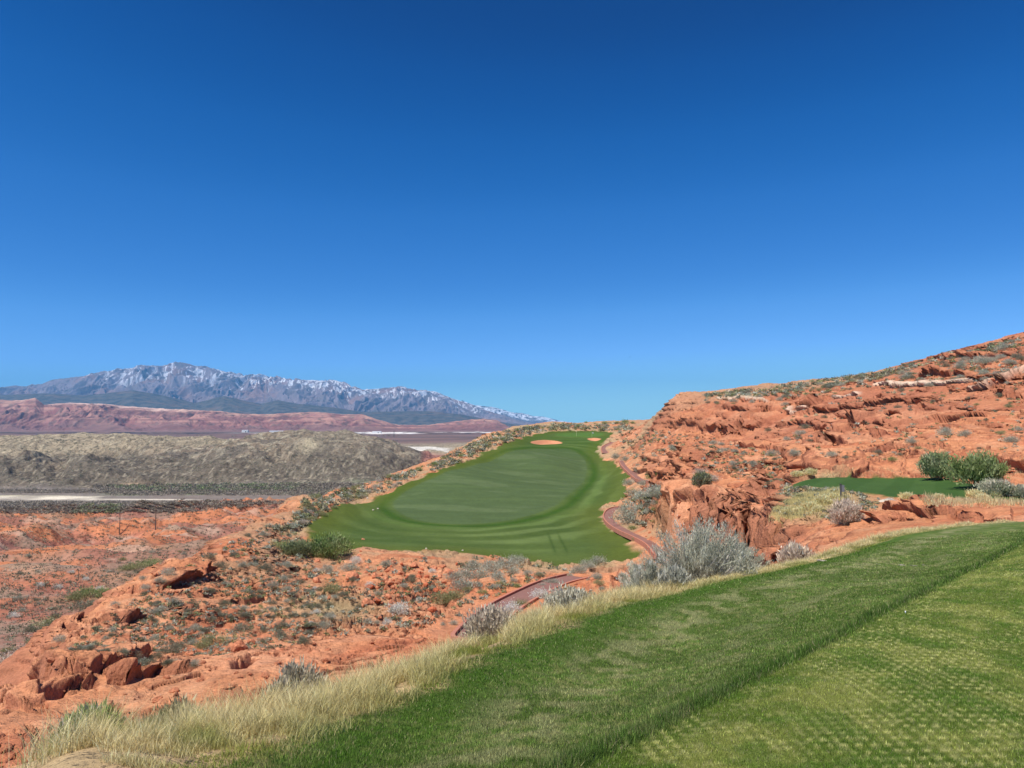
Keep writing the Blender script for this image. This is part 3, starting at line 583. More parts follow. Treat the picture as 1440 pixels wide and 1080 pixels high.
def n_red(x, y, T, H):
    w = fbm(x*.0006, y*.0006, 3, 301); g = ridged(x*.0022+w, y*.0012, 5, 303); e = fbm(x*.006, y*.006, 4, 305)
    return (g-.45)*H*.42*np.sin(np.clip(T*1.15, 0, 1)*pi)**.6+e*9*sst(.05, .3, T), (g, e)
def c_red(x, y, z, T, H, ex):
    g, e = ex; c = np.broadcast_to(np.array((.32, .15, .125)), x.shape+(3,)).copy()
    c = cmix(c, (.44, .23, .17), sst(.2, .8, g+e*.4)); c = cmix(c, (.24, .10, .085), sst(.0, .5, fbm(x*.003+4, y*.003, 4, 311))*.8)
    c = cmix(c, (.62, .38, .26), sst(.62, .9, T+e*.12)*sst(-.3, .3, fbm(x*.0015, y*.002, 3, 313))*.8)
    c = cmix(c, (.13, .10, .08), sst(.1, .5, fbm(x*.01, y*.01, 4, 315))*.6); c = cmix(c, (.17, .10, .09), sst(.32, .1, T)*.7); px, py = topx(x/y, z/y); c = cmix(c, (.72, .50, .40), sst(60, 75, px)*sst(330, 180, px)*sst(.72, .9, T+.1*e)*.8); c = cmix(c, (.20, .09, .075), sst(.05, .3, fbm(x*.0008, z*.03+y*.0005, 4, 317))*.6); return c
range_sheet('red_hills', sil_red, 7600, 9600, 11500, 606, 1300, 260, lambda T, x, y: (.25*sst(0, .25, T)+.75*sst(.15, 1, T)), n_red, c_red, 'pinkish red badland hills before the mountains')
sil_ft = [(-300, 557), (0, 556), (60, 553), (117, 556), (150, 553), (187, 549), (233, 557), (274, 567), (295, 562), (315, 557), (340, 563), (367, 568), (391, 563), (420, 568), (470, 573), (508, 579), (560, 579), (600, 578), (640, 582), (690, 590), (715, 596), (760, 603), (1000, 608)]
def n_ft(x, y, T, H):
    g = ridged(x*.0009, y*.0006, 4, 321); return (g-.45)*60*np.sin(T*pi)**.7, (g, fbm(x*.006, y*.006, 4, 323))
def c_ft(x, y, z, T, H, ex):
    g, e = ex; c = np.broadcast_to(np.array((.11, .10, .085)), x.shape+(3,)).copy(); c = cmix(c, (.05, .055, .05), sst(-.1, .3, e)*.7)
    return cmix(c, (.17, .12, .09), sst(.25, .6, fbm(x*.0015, y*.003, 3, 325))*.6)
range_sheet('foothills', sil_ft, 13000, 16500, 19000, 604, 1000, 160, lambda T, x, y: sst(0, 1, T), n_ft, c_ft, 'dark forested foothills below the mountains')
sil_mt = [(-300, 552), (-80, 548), (0, 546), (60, 543), (75, 537), (100, 531), (150, 525), (180, 520), (200, 515), (215, 515), (228, 516), (243, 513), (262, 515), (290, 520), (310, 525), (345, 529), (365, 528), (395, 533), (410, 535), (440, 534), (470, 537), (495, 545), (510, 548), (535, 547), (553, 543), (575, 548), (610, 552), (640, 562), (680, 576), (720, 588), (760, 598), (820, 604), (1000, 608)]
def n_mt(x, y, T, H):
    w = fbm(x*.0003, y*.0003, 3, 331)*1.1; g = ridged(x*.00085+w, y*.00028+w*.4, 4, 333, .55); g2 = ridged(x*.0032+w*2+g, y*.0009, 4, 335, .55); e = ridged(x*.0095+g2*.8+w, y*.0016, 3, 337)-.45
    k = np.sin(np.clip(T, 0, 1)*pi*.985)**.8
    return k*((g-.4)*H*.24+(g2-.4)*H*.12)+e*20*sst(.1, .4, T)*(1-.8*sst(.88, 1, T)), (g, g2, e)
def c_mt(x, y, z, T, H, ex):
    g, g2, e = ex; c = np.broadcast_to(np.array((.25, .20, .21)), x.shape+(3,)).copy()
    c = cmix(c, (.17, .14, .135), sst(-.1, .4, fbm(x*.002, y*.002, 4, 341))*.8); c = cmix(c, (.05, .06, .05), sst(.42, .2, T)*.85)
    c = cmix(c, (.30, .17, .13), sst(.15, .5, fbm(x*.0007, y*.0011, 3, 343))*sst(.3, .5, T)*.6)
    px, py = topx(x/y, z/y); hh = sst(.42, .95, T)*sst(70, 190, px)*sst(720, 640, px)
    sn = sst(.0, .13, .10-g2*.22-e*1.0+hh*.22-.30+.35*fbm(x*.0006, y*.0009, 3, 347))
    sn = np.maximum(sn, sst(.02, .14, .08-e*.1+fbm(x*.0012, y*.0012, 4, 345)*.5-.30)*hh)
    return cmix(c, (.82, .84, .88), np.clip(sn*sst(.15, .6, hh)*1.0, 0, .72))
range_sheet('mountains', sil_mt, 19000, 25000, 28000, 602, 1500, 420, lambda T, x, y: (.35*sst(0, .45, T)+.65*sst(.3, 1, T)**.9), n_mt, c_mt, 'long snow streaked mountain range on the horizon at left')
sil_f2 = [(480, 606), (600, 580), (650, 563), (668, 570), (690, 572), (700, 574), (720, 580), (735, 581), (750, 585), (765, 586), (785, 591), (820, 596), (900, 604), (1100, 608)]
def c_f2(x, y, z, T, H, ex):
    g, g2, e = ex; c = np.broadcast_to(np.array((.12, .10, .10)), x.shape+(3,)).copy(); return cmix(c, (.8, .83, .88), sst(-.1, .2, .35-g2*.6+e*.3)*sst(.45, .8, T))
range_sheet('distant_mountains', sil_f2, 29000, 33500, 36000, 603, 500, 160, lambda T, x, y: T**1.1, n_mt, c_f2, 'far snowy peaks low behind the end of the range', -.2, .4)
# open ground to the horizon under everything
g = np_mesh('far_ground', np.array([(-60000, 9000, -260), (60000, 9000, -260), (60000, 60000, -330), (-60000, 60000, -330)]), np.array([[0, 1, 2, 3]]), np.tile((.2, .14, .11), (4, 1)), True, M_FAR)
o = link(bpy.data.objects.new('far_ground', g)); o['kind'] = 'structure'

# ------------------------------------------------------------------ plant building blocks
def leaves(P, D, ln, wd, r):
    """triangular leaves: base P, direction D, length ln, width wd"""
    n = len(P); S_ = np.cross(D, r.normal(size=(n, 3))); S_ /= np.linalg.norm(S_, axis=1)[:, None]+1e-9
    a = P-S_*wd[:, None]/2; b = P+S_*wd[:, None]/2; c = P+D*ln[:, None]
    return np.stack([a, b, c], 1).reshape(-1, 3), np.arange(3*n).reshape(-1, 3)
def unit(v): return v/(np.linalg.norm(v, axis=-1, keepdims=True)+1e-9)
def stems(A_, B_, w, r, bend=.1, seg=3):
    """crossed thin strips from A_ to B_"""
    co = []; fs = []; k = 0; n = len(A_)
    side = unit(np.cross(B_-A_, r.normal(size=(n, 3)))); off = r.normal(size=(n, 3))*bend*np.linalg.norm(B_-A_, axis=1)[:, None]
    for j in range(seg+1):
        t = j/seg; p = A_*(1-t)+B_*t+off*(t*(1-t)*2); ww = (w*(1-.75*t))[:, None]
        co.append(np.stack([p-side*ww, p+side*ww], 1))
    co = np.stack(co, 1)                      # n, seg+1, 2, 3
    base = (np.arange(n)*(seg+1)*2)[:, None]
    tri = []
    for j in range(seg):
        q = 2*j; tri += [[q, q+1, q+3], [q, q+3, q+2]]
    fs = (base[:, :, None]+np.array(tri)[None]).reshape(-1, 3)
    return co.reshape(-1, 3), fs
def merge(parts):
    co = []; fs = []; cl = []; k = 0
    for c, f, col in parts: co.append(c); fs.append(f+k); cl.append(col); k += len(c)
    return np.vstack(co), np.vstack(fs), np.vstack(cl)
def percol(base, n, k, r, v=.18):
    c = np.array(base)[None]*(1+r.normal(size=(n, 1))*v)*(1+r.normal(size=(n, 3))*v*.25); return np.repeat(np.clip(c, .005, 1), k, 0)
def bush(seed, nc, nl, leaf, cols, H=.8, stem=(.22, .17, .12), up=.5, ns=None, spread=.26, plume=0):
    """unit-radius bush: dome of leaf clumps on radiating stems; returns foliage, stems"""
    r = np.random.default_rng(seed); a = r.uniform(0, 2*pi, nc); rr = np.sqrt(r.uniform(0, 1, nc))*.82; lob = 1+.25*np.sin(a*2+seed)+.15*np.sin(a*3+seed*2)
    zt = np.sqrt(np.clip(1-(rr)**2, .05, 1))*H*np.sqrt(r.uniform(.03, .85, nc)); cc = np.c_[rr*np.cos(a)*lob, rr*np.sin(a)*lob, zt]
    i = r.integers(0, nc, nl); tp = 1-plume*r.uniform(0, 1, nl)**1.3; P = cc[i]*tp[:, None]*(1.12 if plume else 1)+r.normal(size=(nl, 3))*spread*np.array([.75, .75, .6])*(1.3-plume*tp)[:, None]; P[:, 2] = np.abs(P[:, 2])
    D = unit(unit(P-np.array([0, 0, -.1]))*.8+np.array([0, 0, up])+r.normal(size=(nl, 3))*.45)
    co, f = leaves(P, D, leaf*r.uniform(.6, 1.4, nl), leaf*(.22 if plume > .5 else .38)*r.uniform(.6, 1.3, nl), r)
    cm = np.array(cols)[r.integers(0, len(cols), nc)][i]; cl = np.repeat(np.clip(1.5*cm*(1+r.normal(size=(nl, 1))*.2), .005, .85), 3, 0)
    ns = ns or nc; j = r.integers(0, nc, ns); B_ = cc[j]*r.uniform(.8, 1.15, (ns, 1)); A_ = np.c_[r.normal(size=(ns, 2))*.06, np.full(ns, -.08)]
    so_, sf = stems(A_, B_, np.full(ns, .011), r); sc_ = percol(stem, ns, 8, r)
    return (co, f, cl), (so_, sf, sc_)
def one(name, fol, stm): 
    co, f, c = merge([fol, stm]); return np_mesh(name, co, f, c, False, M_LEAF)
SAGE = [(.30, .31, .235), (.24, .26, .19), (.36, .36, .28), (.20, .20, .15)]
DARK = [(.13, .14, .085), (.17, .17, .11), (.10, .11, .07), (.2, .18, .13)]
GREEN = [(.14, .19, .06), (.10, .15, .045), (.19, .24, .09), (.24, .26, .12)]
OLIVE = [(.22, .22, .10), (.27, .25, .13), (.17, .18, .08)]
STRAW = [(.62, .50, .25), (.52, .41, .20), (.68, .57, .31)]
TWIG = [(.40, .34, .26), (.33, .27, .21), (.46, .40, .32)]
PALE = [(.52, .50, .42), (.44, .43, .35), (.60, .57, .48)]
protos = {}
for k, cols, H in (('grey', SAGE, .75), ('dark', DARK, .7), ('green', GREEN, .8), ('olive', OLIVE, .6), ('tan', TWIG, .7), ('straw', STRAW, .9), ('pale', PALE, .8)):
    protos[k] = [one('sagebrush', *bush(500+j*7+len(k), 34, 1500, .13 if k != 'straw' else .3, cols, H, up=.5 if k != 'straw' else 1.1, stem=(.3, .25, .2))) for j in range(3)]
LM = [('the green bush beside the fairway', 450, 770), ('the red boulder pile', 560, 810), ('the kerbed cart path', 700, 850), ('the blue-grey shrub mass', 690, 800), ('the far left rock nose', 40, 960),
      ('the smooth orange slab at left', 150, 900), ('the crest of the left slope', 300, 765), ('the sandy hollow', 480, 860), ('the cart path bend', 850, 725), ('the dark canyon clefts', 1030, 730),
      ('the tee sign', 1185, 690), ('the lower tee twin bushes', 1350, 665), ('the pale ledge on the hillside', 1330, 540), ('the nose of the hill', 940, 580), ('the overhang under the hilltop', 1030, 605),
      ('the far bunkers', 790, 622), ('the middle of the hill skyline', 1180, 532), ('the top of the right skyline', 1420, 490), ('the big grey lawn edge bush', 965, 790), ('the badlands at the left edge', 40, 900), ('the two slope hollows', 1220, 600), ('the dead pale dome', 561, 855), ('the wash in the valley', 100, 700)]
ORD = ['nearest', 'second nearest', 'third nearest', 'fourth nearest', 'fifth nearest', 'sixth nearest', 'seventh nearest', 'eighth nearest', 'ninth nearest', 'tenth nearest', 'eleventh nearest', 'twelfth nearest']
pend = []
def relabel():
    used = {}
    for o, px, py, desc, grp in pend:
        d = [(math.hypot(px-a, (py-b)*1.5), n, a, b) for n, a, b in LM]; dd, n, a, b = min(d)
        dx, dy = px-a, (py-b)*1.5
        rel = ('right of' if dx > 0 else 'left of') if abs(dx) > abs(dy) else ('below' if dy > 0 else 'above')
        used.setdefault((desc, rel, n), []).append((dd, o, grp))
    for (desc, rel, n), L_ in used.items():
        L_.sort(key=lambda t: t[0])
        for i, (_, o, grp) in enumerate(L_):
            if len(L_) == 1: o['label'] = f'{desc} {rel} {n}'
            elif i < len(ORD): o['label'] = f'{desc}, {ORD[i]} one {rel} {n}'
            else: o['label'] = f'{desc} farther {rel} {n}'
            o['group'] = grp
def sizeword(w): return 'tiny' if w < 9 else 'small' if w < 15 else 'medium' if w < 24 else 'large'
WORD = {'grey': 'grey-green sagebrush', 'dark': 'dark grey shrub', 'green': 'green shrub', 'olive': 'olive shrub', 'tan': 'tan twiggy shrub', 'straw': 'straw grass tuft', 'pale': 'pale dead shrub'}
NAME = {'grey': 'sagebrush', 'dark': 'dark_shrub', 'green': 'green_shrub', 'olive': 'olive_shrub', 'tan': 'twiggy_shrub', 'straw': 'grass_tuft', 'pale': 'dead_shrub'}
def put(kind, px, py, w, valley=False, ymin=0, hh=1.0):
    if kind == 'grey' and not valley and 400 < px < 640 and py < 745: kind = random.choice(['grey', 'olive', 'tan', 'tan', 'olive']); w *= .8
    h = vhits(px, py) if valley else hits(px, py, ymin=ymin)
    if not h: return None
    x, y, z = h; s_ = w*y/F/2*1.05
    o = link(bpy.data.objects.new(NAME[kind], random.choice(protos[kind]))); o.location = (x, y, z-.04*s_); o.rotation_euler = (0, 0, random.uniform(0, 6.28)); o.scale = (s_, s_, s_*random.uniform(.85, 1.1)*hh)
    o['category'] = NAME[kind].replace('_', ' '); pend.append((o, px, py, f'{sizeword(w)} {WORD[kind]}', WORD[kind]+'s dotting the red rock')); return o
listed = {
 'grey': [(205, 830, 14), (225, 820, 14), (235, 811, 18), (246, 849, 18), (217, 864, 20), (229, 860, 14), (272, 890, 18), (315, 825, 14), (342, 800, 14), (403, 803, 16), (383, 827, 16), (400, 820, 12), (403, 831, 15), (346, 833, 10),
  (195, 973, 22), (139, 978, 17), (273, 937, 15), (244, 932, 12), (83, 904, 16), (162, 852, 12), (371, 754, 16), (293, 769, 14), (356, 795, 12), (201, 816, 10), (460, 805, 20), (490, 803, 22), (544, 796, 16), (454, 884, 20), (464, 870, 14),
  (638, 879, 13), (623, 880, 8), (741, 808, 14), (780, 844, 14), (762, 826, 12), (650, 828, 30), (672, 815, 32), (690, 805, 30), (712, 800, 30), (728, 794, 26), (665, 801, 24), (640, 815, 24), (700, 815, 22), (655, 813, 24), (722, 808, 20),
  (814, 806, 20), (826, 799, 20), (842, 796, 24), (839, 814, 16), (800, 812, 12), (776, 822, 20), (778, 841, 14), (797, 852, 22), (884, 736, 34), (899, 727, 30), (880, 722, 22), (912, 716, 20), (923, 702, 34), (942, 700, 26), (905, 706, 26), (892, 697, 18),
  (899, 663, 14), (897, 656, 8), (885, 683, 18), (905, 683, 14), (912, 722, 16), (932, 702, 20), (867, 645, 14), (880, 648, 14), (1125, 612, 16), (1087, 641, 18), (1116, 643, 17), (1107, 620, 10), (1170, 645, 15), (1281, 628, 16), (1329, 612, 22),
  (1357, 613, 18), (1433, 606, 12), (1422, 622, 18), (1032, 655, 14), (1058, 656, 12), (947, 634, 11), (1017, 635, 10), (1005, 625, 12), (1402, 531, 18), (1381, 511, 24), (1355, 508, 13), (1411, 493, 20), (1350, 518, 16), (1271, 533, 14), (1104, 571, 10), (470, 715, 12), (455, 725, 16), (440, 732, 18), (425, 740, 16), (436, 722, 14), (560, 672, 12), (580, 665, 10), (545, 680, 14), (528, 686, 12), (520, 693, 12), (503, 697, 12)],
 'dark': [(315, 853, 18), (302, 861, 16), (310, 868, 16), (296, 834, 14), (362, 864, 12), (340, 868, 12), (356, 842, 10), (395, 898, 24), (397, 882, 16), (340, 888, 24), (239, 918, 28), (252, 912, 20), (201, 936, 20), (126, 970, 11), (157, 967, 9),
  (235, 975, 16), (76, 918, 14), (102, 926, 11), (167, 923, 22), (10, 1032, 26), (47, 1008, 9), (64, 1016, 8), (310, 798, 20), (290, 803, 14), (294, 788, 18), (327, 783, 11), (348, 755, 10), (375, 803, 22), (429, 867, 12), (433, 854, 14), (447, 856, 12),
  (463, 854, 14), (432, 888, 9), (429, 906, 18), (578, 820, 16), (1188, 645, 10), (1234, 638, 13), (1266, 642, 8), (1132, 603, 15), (1283, 530, 12), (1312, 521, 12), (1326, 512, 11), (1245, 528, 9), (1210, 534, 12), (1268, 551, 10), (1363, 562, 10), (1309, 577, 8), (1418, 572, 9), (1080, 607, 9), (185, 930, 20), (220, 926, 16), (450, 832, 12), (412, 845, 10), (383, 850, 12), (365, 835, 10), (410, 868, 11), (384, 870, 10), (371, 890, 12)],
 'green': [(1255, 650, 12), (727, 826, 11), (679, 835, 11), (832, 791, 16), (892, 760, 9), (920, 673, 20), (930, 670, 12), (824, 595, 5), (850, 597, 8), (868, 597, 7), (879, 596, 12), (890, 596, 7), (809, 603, 5), (590, 662, 12), (612, 655, 10), (395, 772, 24), (409, 778, 22), (890, 745, 12)],
 'olive': [(733, 853, 24), (800, 834, 22), (466, 838, 28), (300, 905, 30), (285, 912, 22), (623, 850, 34), (640, 843, 24), (1125, 700, 14), (1135, 705, 14)],
 'tan': [(1000, 677, 22), (985, 670, 18), (1190, 736, 26), (1205, 733, 22), (1178, 737, 18), (1175, 560, 10)],
 'pale': [(760, 842, 24), (718, 862, 26), (785, 838, 18), (561, 862, 28), (500, 792, 16), (1252, 707, 14)],
 'straw': [(1372, 702, 18), (1382, 702, 12), (1276, 703, 16), (1320, 702, 10), (1140, 716, 18), (1158, 710, 20), (1128, 722, 16), (1172, 704, 16), (1150, 722, 16), (1112, 718, 12), (1110, 690, 10), (1122, 671, 14), (1140, 668, 14), (1160, 708, 18), (1400, 698, 14)]}
for k, L_ in listed.items():
    for px, py, w_ in L_: put(k, px, py, w_, ymin=(24 if k != 'straw' else 40))
# further individual shrubs scattered as the photo shows them, most of them on the near slopes
def inpoly(px, py, P): return bool(inside(np.array([px], float), np.array([py], float), P)[0])
zones = [([(60, 940), (210, 830), (300, 780), (400, 740), (440, 770), (440, 900), (250, 960), (130, 1000)], 105, ('grey', 'dark', 'dark'), (6, 14)),
         ([(430, 800), (620, 800), (620, 840), (560, 880), (430, 900)], 26, ('grey', 'dark', 'pale'), (7, 14)),
         ([(400, 745), (430, 700), (560, 668), (600, 655), (560, 685), (480, 710), (440, 745)], 40, ('grey', 'olive', 'grey'), (7, 13)),
         ([(600, 655), (700, 608), (770, 598), (880, 598), (880, 604), (760, 606), (690, 628), (610, 665)], 40, ('grey', 'olive', 'green'), (4, 8)),
         ([(640, 830), (840, 795), (900, 815), (860, 835), (700, 850)], 20, ('grey', 'olive', 'grey'), (8, 16)),
         ([(870, 700), (940, 690), (950, 760), (900, 750), (865, 720)], 16, ('grey', 'green', 'grey'), (8, 18)),
         ([(890, 610), (950, 610), (1100, 640), (1100, 700), (1000, 660), (900, 650)], 26, ('grey', 'dark'), (5, 10)),
         ([(1100, 570), (1240, 545), (1440, 500), (1440, 640), (1250, 650), (1100, 640)], 34, ('grey', 'dark', 'olive'), (5, 11)),
         ([(1240, 526), (1440, 477), (1440, 530), (1300, 545)], 34, ('grey', 'grey', 'dark'), (7, 14)),
         ([(985, 558), (1060, 551), (1240, 525), (1240, 545), (1100, 565), (1000, 572)], 60, ('grey', 'olive', 'dark'), (5, 10))]
for P, n, ks, (a, b) in zones:
    P = np.array(P, float); c = 0; lo = P.min(0); hi = P.max(0)
    while c < n:
        px, py = random.uniform(lo[0], hi[0]), random.uniform(lo[1], hi[1])
        if not inpoly(px, py, P): continue
        c += 1; h = hits(px, py, ymin=24)
        if not h: continue
        rI = np.interp(math.log(h[1]), vs, np.arange(len(vs))); cI = int((h[0]/h[1]-us[0])/(us[1]-us[0])); rI = int(rI)
        if FD[rI, cI] > -.5 or PD[rI, cI] < 2.4 or TD[rI, cI] > -1: continue
        put(random.choice(ks), px, py, random.uniform(a, b), ymin=24)
# valley shrubs
for k, px, py, w_, hh in [('green', 130, 838, 34, .8), ('olive', 112, 842, 30, .7), ('dark', 128, 856, 38, .7), ('dark', 92, 890, 44, .8), ('olive', 70, 880, 40, .7), ('tan', 35, 930, 50, .8), ('tan', 10, 938, 40, .8), ('tan', 70, 915, 40, .7), ('olive', 190, 800, 30, .8), ('green', 212, 796, 26, .8), ('olive', 178, 802, 20, .8), ('green', 150, 842, 26, .8)]:
    put(k, px, py, w_, True, hh=hh)
for i in range(70):
    py = random.uniform(775, 930); px = random.uniform(0, 330)
    if hits(px, py) and hits(px, py)[1] < 400: continue
    put(random.choice(['grey', 'dark', 'pale', 'grey', 'olive']), px, py, random.uniform(5, 9)*(1+(py-775)/130), True)

# ------------------------------------------------------------------ larger bushes with foliage and branches as parts
def big_bush(x, y, z, R, H, seed, cols, nc, nl, leaf, label, name='green_bush', cat='bush', up=.7, stem=(.3, .25, .2), spread=.16, ns=None, plume=0, group=None):
    root = link(bpy.data.objects.new(name, None)); root.location = (x, y, z); tag(root, label, cat, group)
    fo, st_ = bush(seed, nc, nl, leaf/R, cols, H/R, stem, up, ns, spread, plume)
    a = link(bpy.data.objects.new('foliage', np_mesh('foliage', fo[0]*R, fo[1], fo[2], False, M_LEAF)), root)
    b = link(bpy.data.objects.new('branches', np_mesh('branches', st_[0]*R, st_[1], st_[2], False, M_LEAF)), root); return root
def bb(px, py, w, h, seed, cols, nc, nl, leafpx, label, ymin=20, valley=False, Yf=None, **k):
    if Yf: u, s = ray(px, py); hh = (u*Yf, Yf, float(zat(u*Yf, Yf)))
    else: hh = vhits(px, py) if valley else hits(px, py, ymin=ymin)
    x, y, z = hh; return big_bush(x, y, z-.03, w*y/F/2*.86, h*y/F, seed, cols, nc, nl, leafpx*y/F, label, **k)
bb(462, 783, 82, 26, 3, GREEN, 60, 6500, 3.4, 'broad green bush growing at the lower left corner of the fairway', ymin=60)
bb(416, 781, 54, 18, 5, [(.17, .19, .09), (.13, .15, .07)], 40, 3500, 3.2, 'dull olive bush touching the left side of the fairway corner bush', ymin=60)
bb(1322, 675, 58, 38, 8, [(.19, .22, .10), (.26, .27, .15), (.15, .19, .08)], 60, 7000, 4, 'grey-green bush left of its darker twin beside the lower tee', ymin=50, plume=.35, spread=.17)
bb(1374, 688, 78, 50, 9, [(.17, .21, .075), (.13, .17, .055), (.24, .27, .12)], 80, 10000, 4.5, 'tall dark green bush right of its paler twin by the lower tee', ymin=50, plume=.35, spread=.17)
bb(1403, 697, 46, 22, 10, [(.40, .36, .26), (.3, .29, .2), (.24, .25, .15)], 40, 4500, 4, 'low pale grey-tan shrub at the right foot of the tall green bush', ymin=45, name='low_shrub', cat='shrub')
bb(1438, 700, 30, 16, 11, [(.36, .33, .24), (.26, .26, .17)], 30, 2500, 4, 'low pale shrub cut by the right picture edge near the lower tee', ymin=45, name='low_shrub', cat='shrub')
bb(987, 686, 34, 20, 12, OLIVE+DARK, 40, 3000, 3.5, 'olive bush in a rock pocket above the canyon wall', ymin=70)
RB = [(.37, .355, .26), (.30, .29, .21), (.44, .42, .31), (.23, .225, .16), (.50, .46, .36)]
kw = dict(name='rabbitbrush', cat='bush', up=1.1, stem=(.62, .57, .48), spread=.09, plume=.6, group='grey rabbitbrush on the lawn edge')
bb(982, 831, 168, 102, 21, RB, 150, 30000, 3.8, 'tallest grey-green rabbitbrush rising over the lawn edge before the canyon', Yf=12.2, ns=600, **kw)
bb(1035, 815, 110, 60, 22, RB, 110, 26000, 3.6, 'right flank bush of the grey rabbitbrush group on the lawn edge', Yf=13.0, ns=240, **kw)
bb(908, 850, 100, 60, 23, RB, 110, 26000, 3.6, 'low left bush of the grey rabbitbrush group on the lawn edge', Yf=11.6, ns=260, **kw)
bb(948, 838, 60, 36, 24, [(.36, .34, .27), (.3, .29, .22)], 60, 3500, 7, 'pale bare-stemmed clump at the foot of the tallest rabbitbrush', Yf=11.3, ns=420, name='rabbitbrush', cat='bush', up=1.1, stem=(.66, .62, .54), spread=.13, group='grey rabbitbrush on the lawn edge')
kw = dict(name='dry_bush', cat='bush', up=.9, stem=(.48, .41, .30), spread=.15, group='dry bushes among the straw grass')
bb(418, 985, 100, 92, 31, [(.40, .34, .23), (.45, .39, .28), (.31, .265, .185)], 80, 7000, 8, 'pale grey-tan dry bush in the straw grass below the left slope', Yf=5.9, ns=420, **kw)
bb(235, 1030, 120, 84, 32, [(.34, .29, .16), (.38, .33, .2), (.24, .23, .10)], 80, 7000, 9, 'tan dry bush at the lower left behind the straw grass', Yf=5.0, ns=420, **kw)
bb(125, 1066, 90, 72, 33, [(.42, .37, .26), (.30, .32, .12), (.25, .30, .09)], 70, 5000, 9, 'greenish dry bush nearest the bottom left corner', Yf=4.5, ns=320, **kw)
bb(694, 893, 96, 66, 34, [(.40, .33, .24), (.33, .27, .19)], 60, 3500, 6, 'small pinkish dry bush before the kerbed cart path', Yf=9.0, ns=300, **kw)
bb(800, 868, 90, 46, 35, [(.38, .35, .26), (.42, .38, .28), (.30, .28, .2)], 70, 6000, 6, 'pale dry bush between the cart path and the rabbitbrush', Yf=10.6, ns=340, **kw)
bb(1120, 792, 60, 34, 36, [(.50, .40, .30), (.44, .34, .25)], 60, 3500, 6, 'brown dry bush right of the rabbitbrush by the canyon mouth', Yf=15.5, ns=300, **kw)
bb(1190, 738, 56, 36, 37, [(.46, .37, .28), (.38, .30, .22)], 60, 4000, 4, 'round twiggy tan bush below the tee sign', ymin=30, ns=300, **kw)

# ------------------------------------------------------------------ stuff: scrub far too many to count
def lowpoly(r, nt):
    P = r.normal(size=(nt, 3))*np.array([.42, .42, .26]); P[:, 2] = np.abs(P[:, 2])+.08; D = unit(r.normal(size=(nt, 3))+np.array([0, 0, .8]))
    return leaves(P, D, r.uniform(.35, .7, nt), r.uniform(.25, .5, nt), r)
def scatter(name, pts, sizes, cols, label, nt=26, hz=1., group=None):
    r = np.random.default_rng(len(pts)); pr = [lowpoly(r, nt) for _ in range(5)]; co = []; cl = []
    pts = np.array(pts); n = len(pts); pi_ = r.integers(0, 5, n); ang = r.uniform(0, 6.28, n); cols = np.array(cols)
    base = np.stack([p[0] for p in pr])[pi_]; c, s = np.cos(ang)[:, None], np.sin(ang)[:, None]
    x = base[..., 0]*c-base[..., 1]*s; y = base[..., 0]*s+base[..., 1]*c; S_ = np.array(sizes)[:, None]
    co = np.stack([x*S_+pts[:, None, 0], y*S_+pts[:, None, 1], base[..., 2]*S_*hz+pts[:, None, 2]], -1).reshape(-1, 3)
    k = nt*3; cc = 1.4*cols[r.integers(0, len(cols), n)]*(1+r.normal(size=(n, 1))*.15); cl = np.repeat(cc, k, 0)*(1+np.repeat(r.normal(size=(n*nt, 1))*.15, 3, 0))
    o = link(bpy.data.objects.new(name, np_mesh(name, co, np.arange(len(co)).reshape(-1, 3), cl, False, M_LEAF))); tag(o, label, name.replace('_', ' '), kind='stuff'); return o
def sample(P, n, ymin=30, valley=False, dens=None, f=None):
    P = np.array(P, float); lo = P.min(0); hi = P.max(0); out = []; t = 0
    while len(out) < n and t < n*12:
        t += 1; px, py = rng.uniform(lo[0], hi[0]), rng.uniform(lo[1], hi[1])
        if not inpoly(px, py, P): continue
        h = vhits(px, py) if valley else hits(px, py, ymin=ymin)
        if not h: continue
        if not valley:
            rI = int(np.interp(math.log(h[1]), vs, np.arange(len(vs)))); cI = int((h[0]/h[1]-us[0])/(us[1]-us[0]))
            if FD[rI, cI] > -.3 or PD[rI, cI] < 2.2 or TD[rI, cI] > -.5 or LD[rI, cI] > -1: continue
        elif hits(px, py) and hits(px, py)[1] < 420: continue
        if not valley and perlin(np.array([h[0]*.09]), np.array([h[1]*.09]), 61)[0]+.5*perlin(np.array([h[0]*.3]), np.array([h[1]*.3]), 62)[0] < rng.uniform(-.75, .35): continue
        out.append(h)
    return out
pts = []; siz = []
for P, n, a, b in [([(60, 940), (210, 830), (300, 772), (400, 730), (440, 770), (440, 900), (250, 960), (130, 1000)], 1500, 2.5, 7), ([(400, 745), (430, 700), (560, 668), (600, 655), (560, 685), (480, 710), (440, 745)], 350, 3, 8),
                   ([(600, 655), (700, 608), (770, 597), (890, 597), (890, 606), (760, 608), (690, 630), (610, 668)], 600, 2.5, 6), ([(430, 790), (700, 785), (800, 800), (860, 835), (640, 880), (430, 900)], 420, 3, 8),
                   ([(860, 690), (950, 690), (960, 780), (900, 750)], 160, 4, 9), ([(870, 606), (950, 610), (1100, 640), (1100, 700), (1000, 660), (880, 650)], 320, 3, 6), ([(1100, 560), (1240, 545), (1440, 500), (1440, 640), (1250, 650), (1100, 640)], 260, 2.5, 6),
                   ([(985, 556), (1060, 549), (1240, 523), (1440, 474), (1440, 488), (1300, 515), (1240, 533), (1150, 548), (1060, 560), (1000, 563)], 520, 3, 7), ([(1100, 548), (1240, 533), (1440, 488), (1440, 530), (1240, 545), (1100, 565)], 160, 3, 7), ([(1090, 725), (1100, 680), (1240, 680), (1250, 706), (1190, 735)], 320, 4, 8)]:
    for h in sample(P, n): pts.append(h); siz.append(rng.uniform(a, b)*h[1]/F*.75)
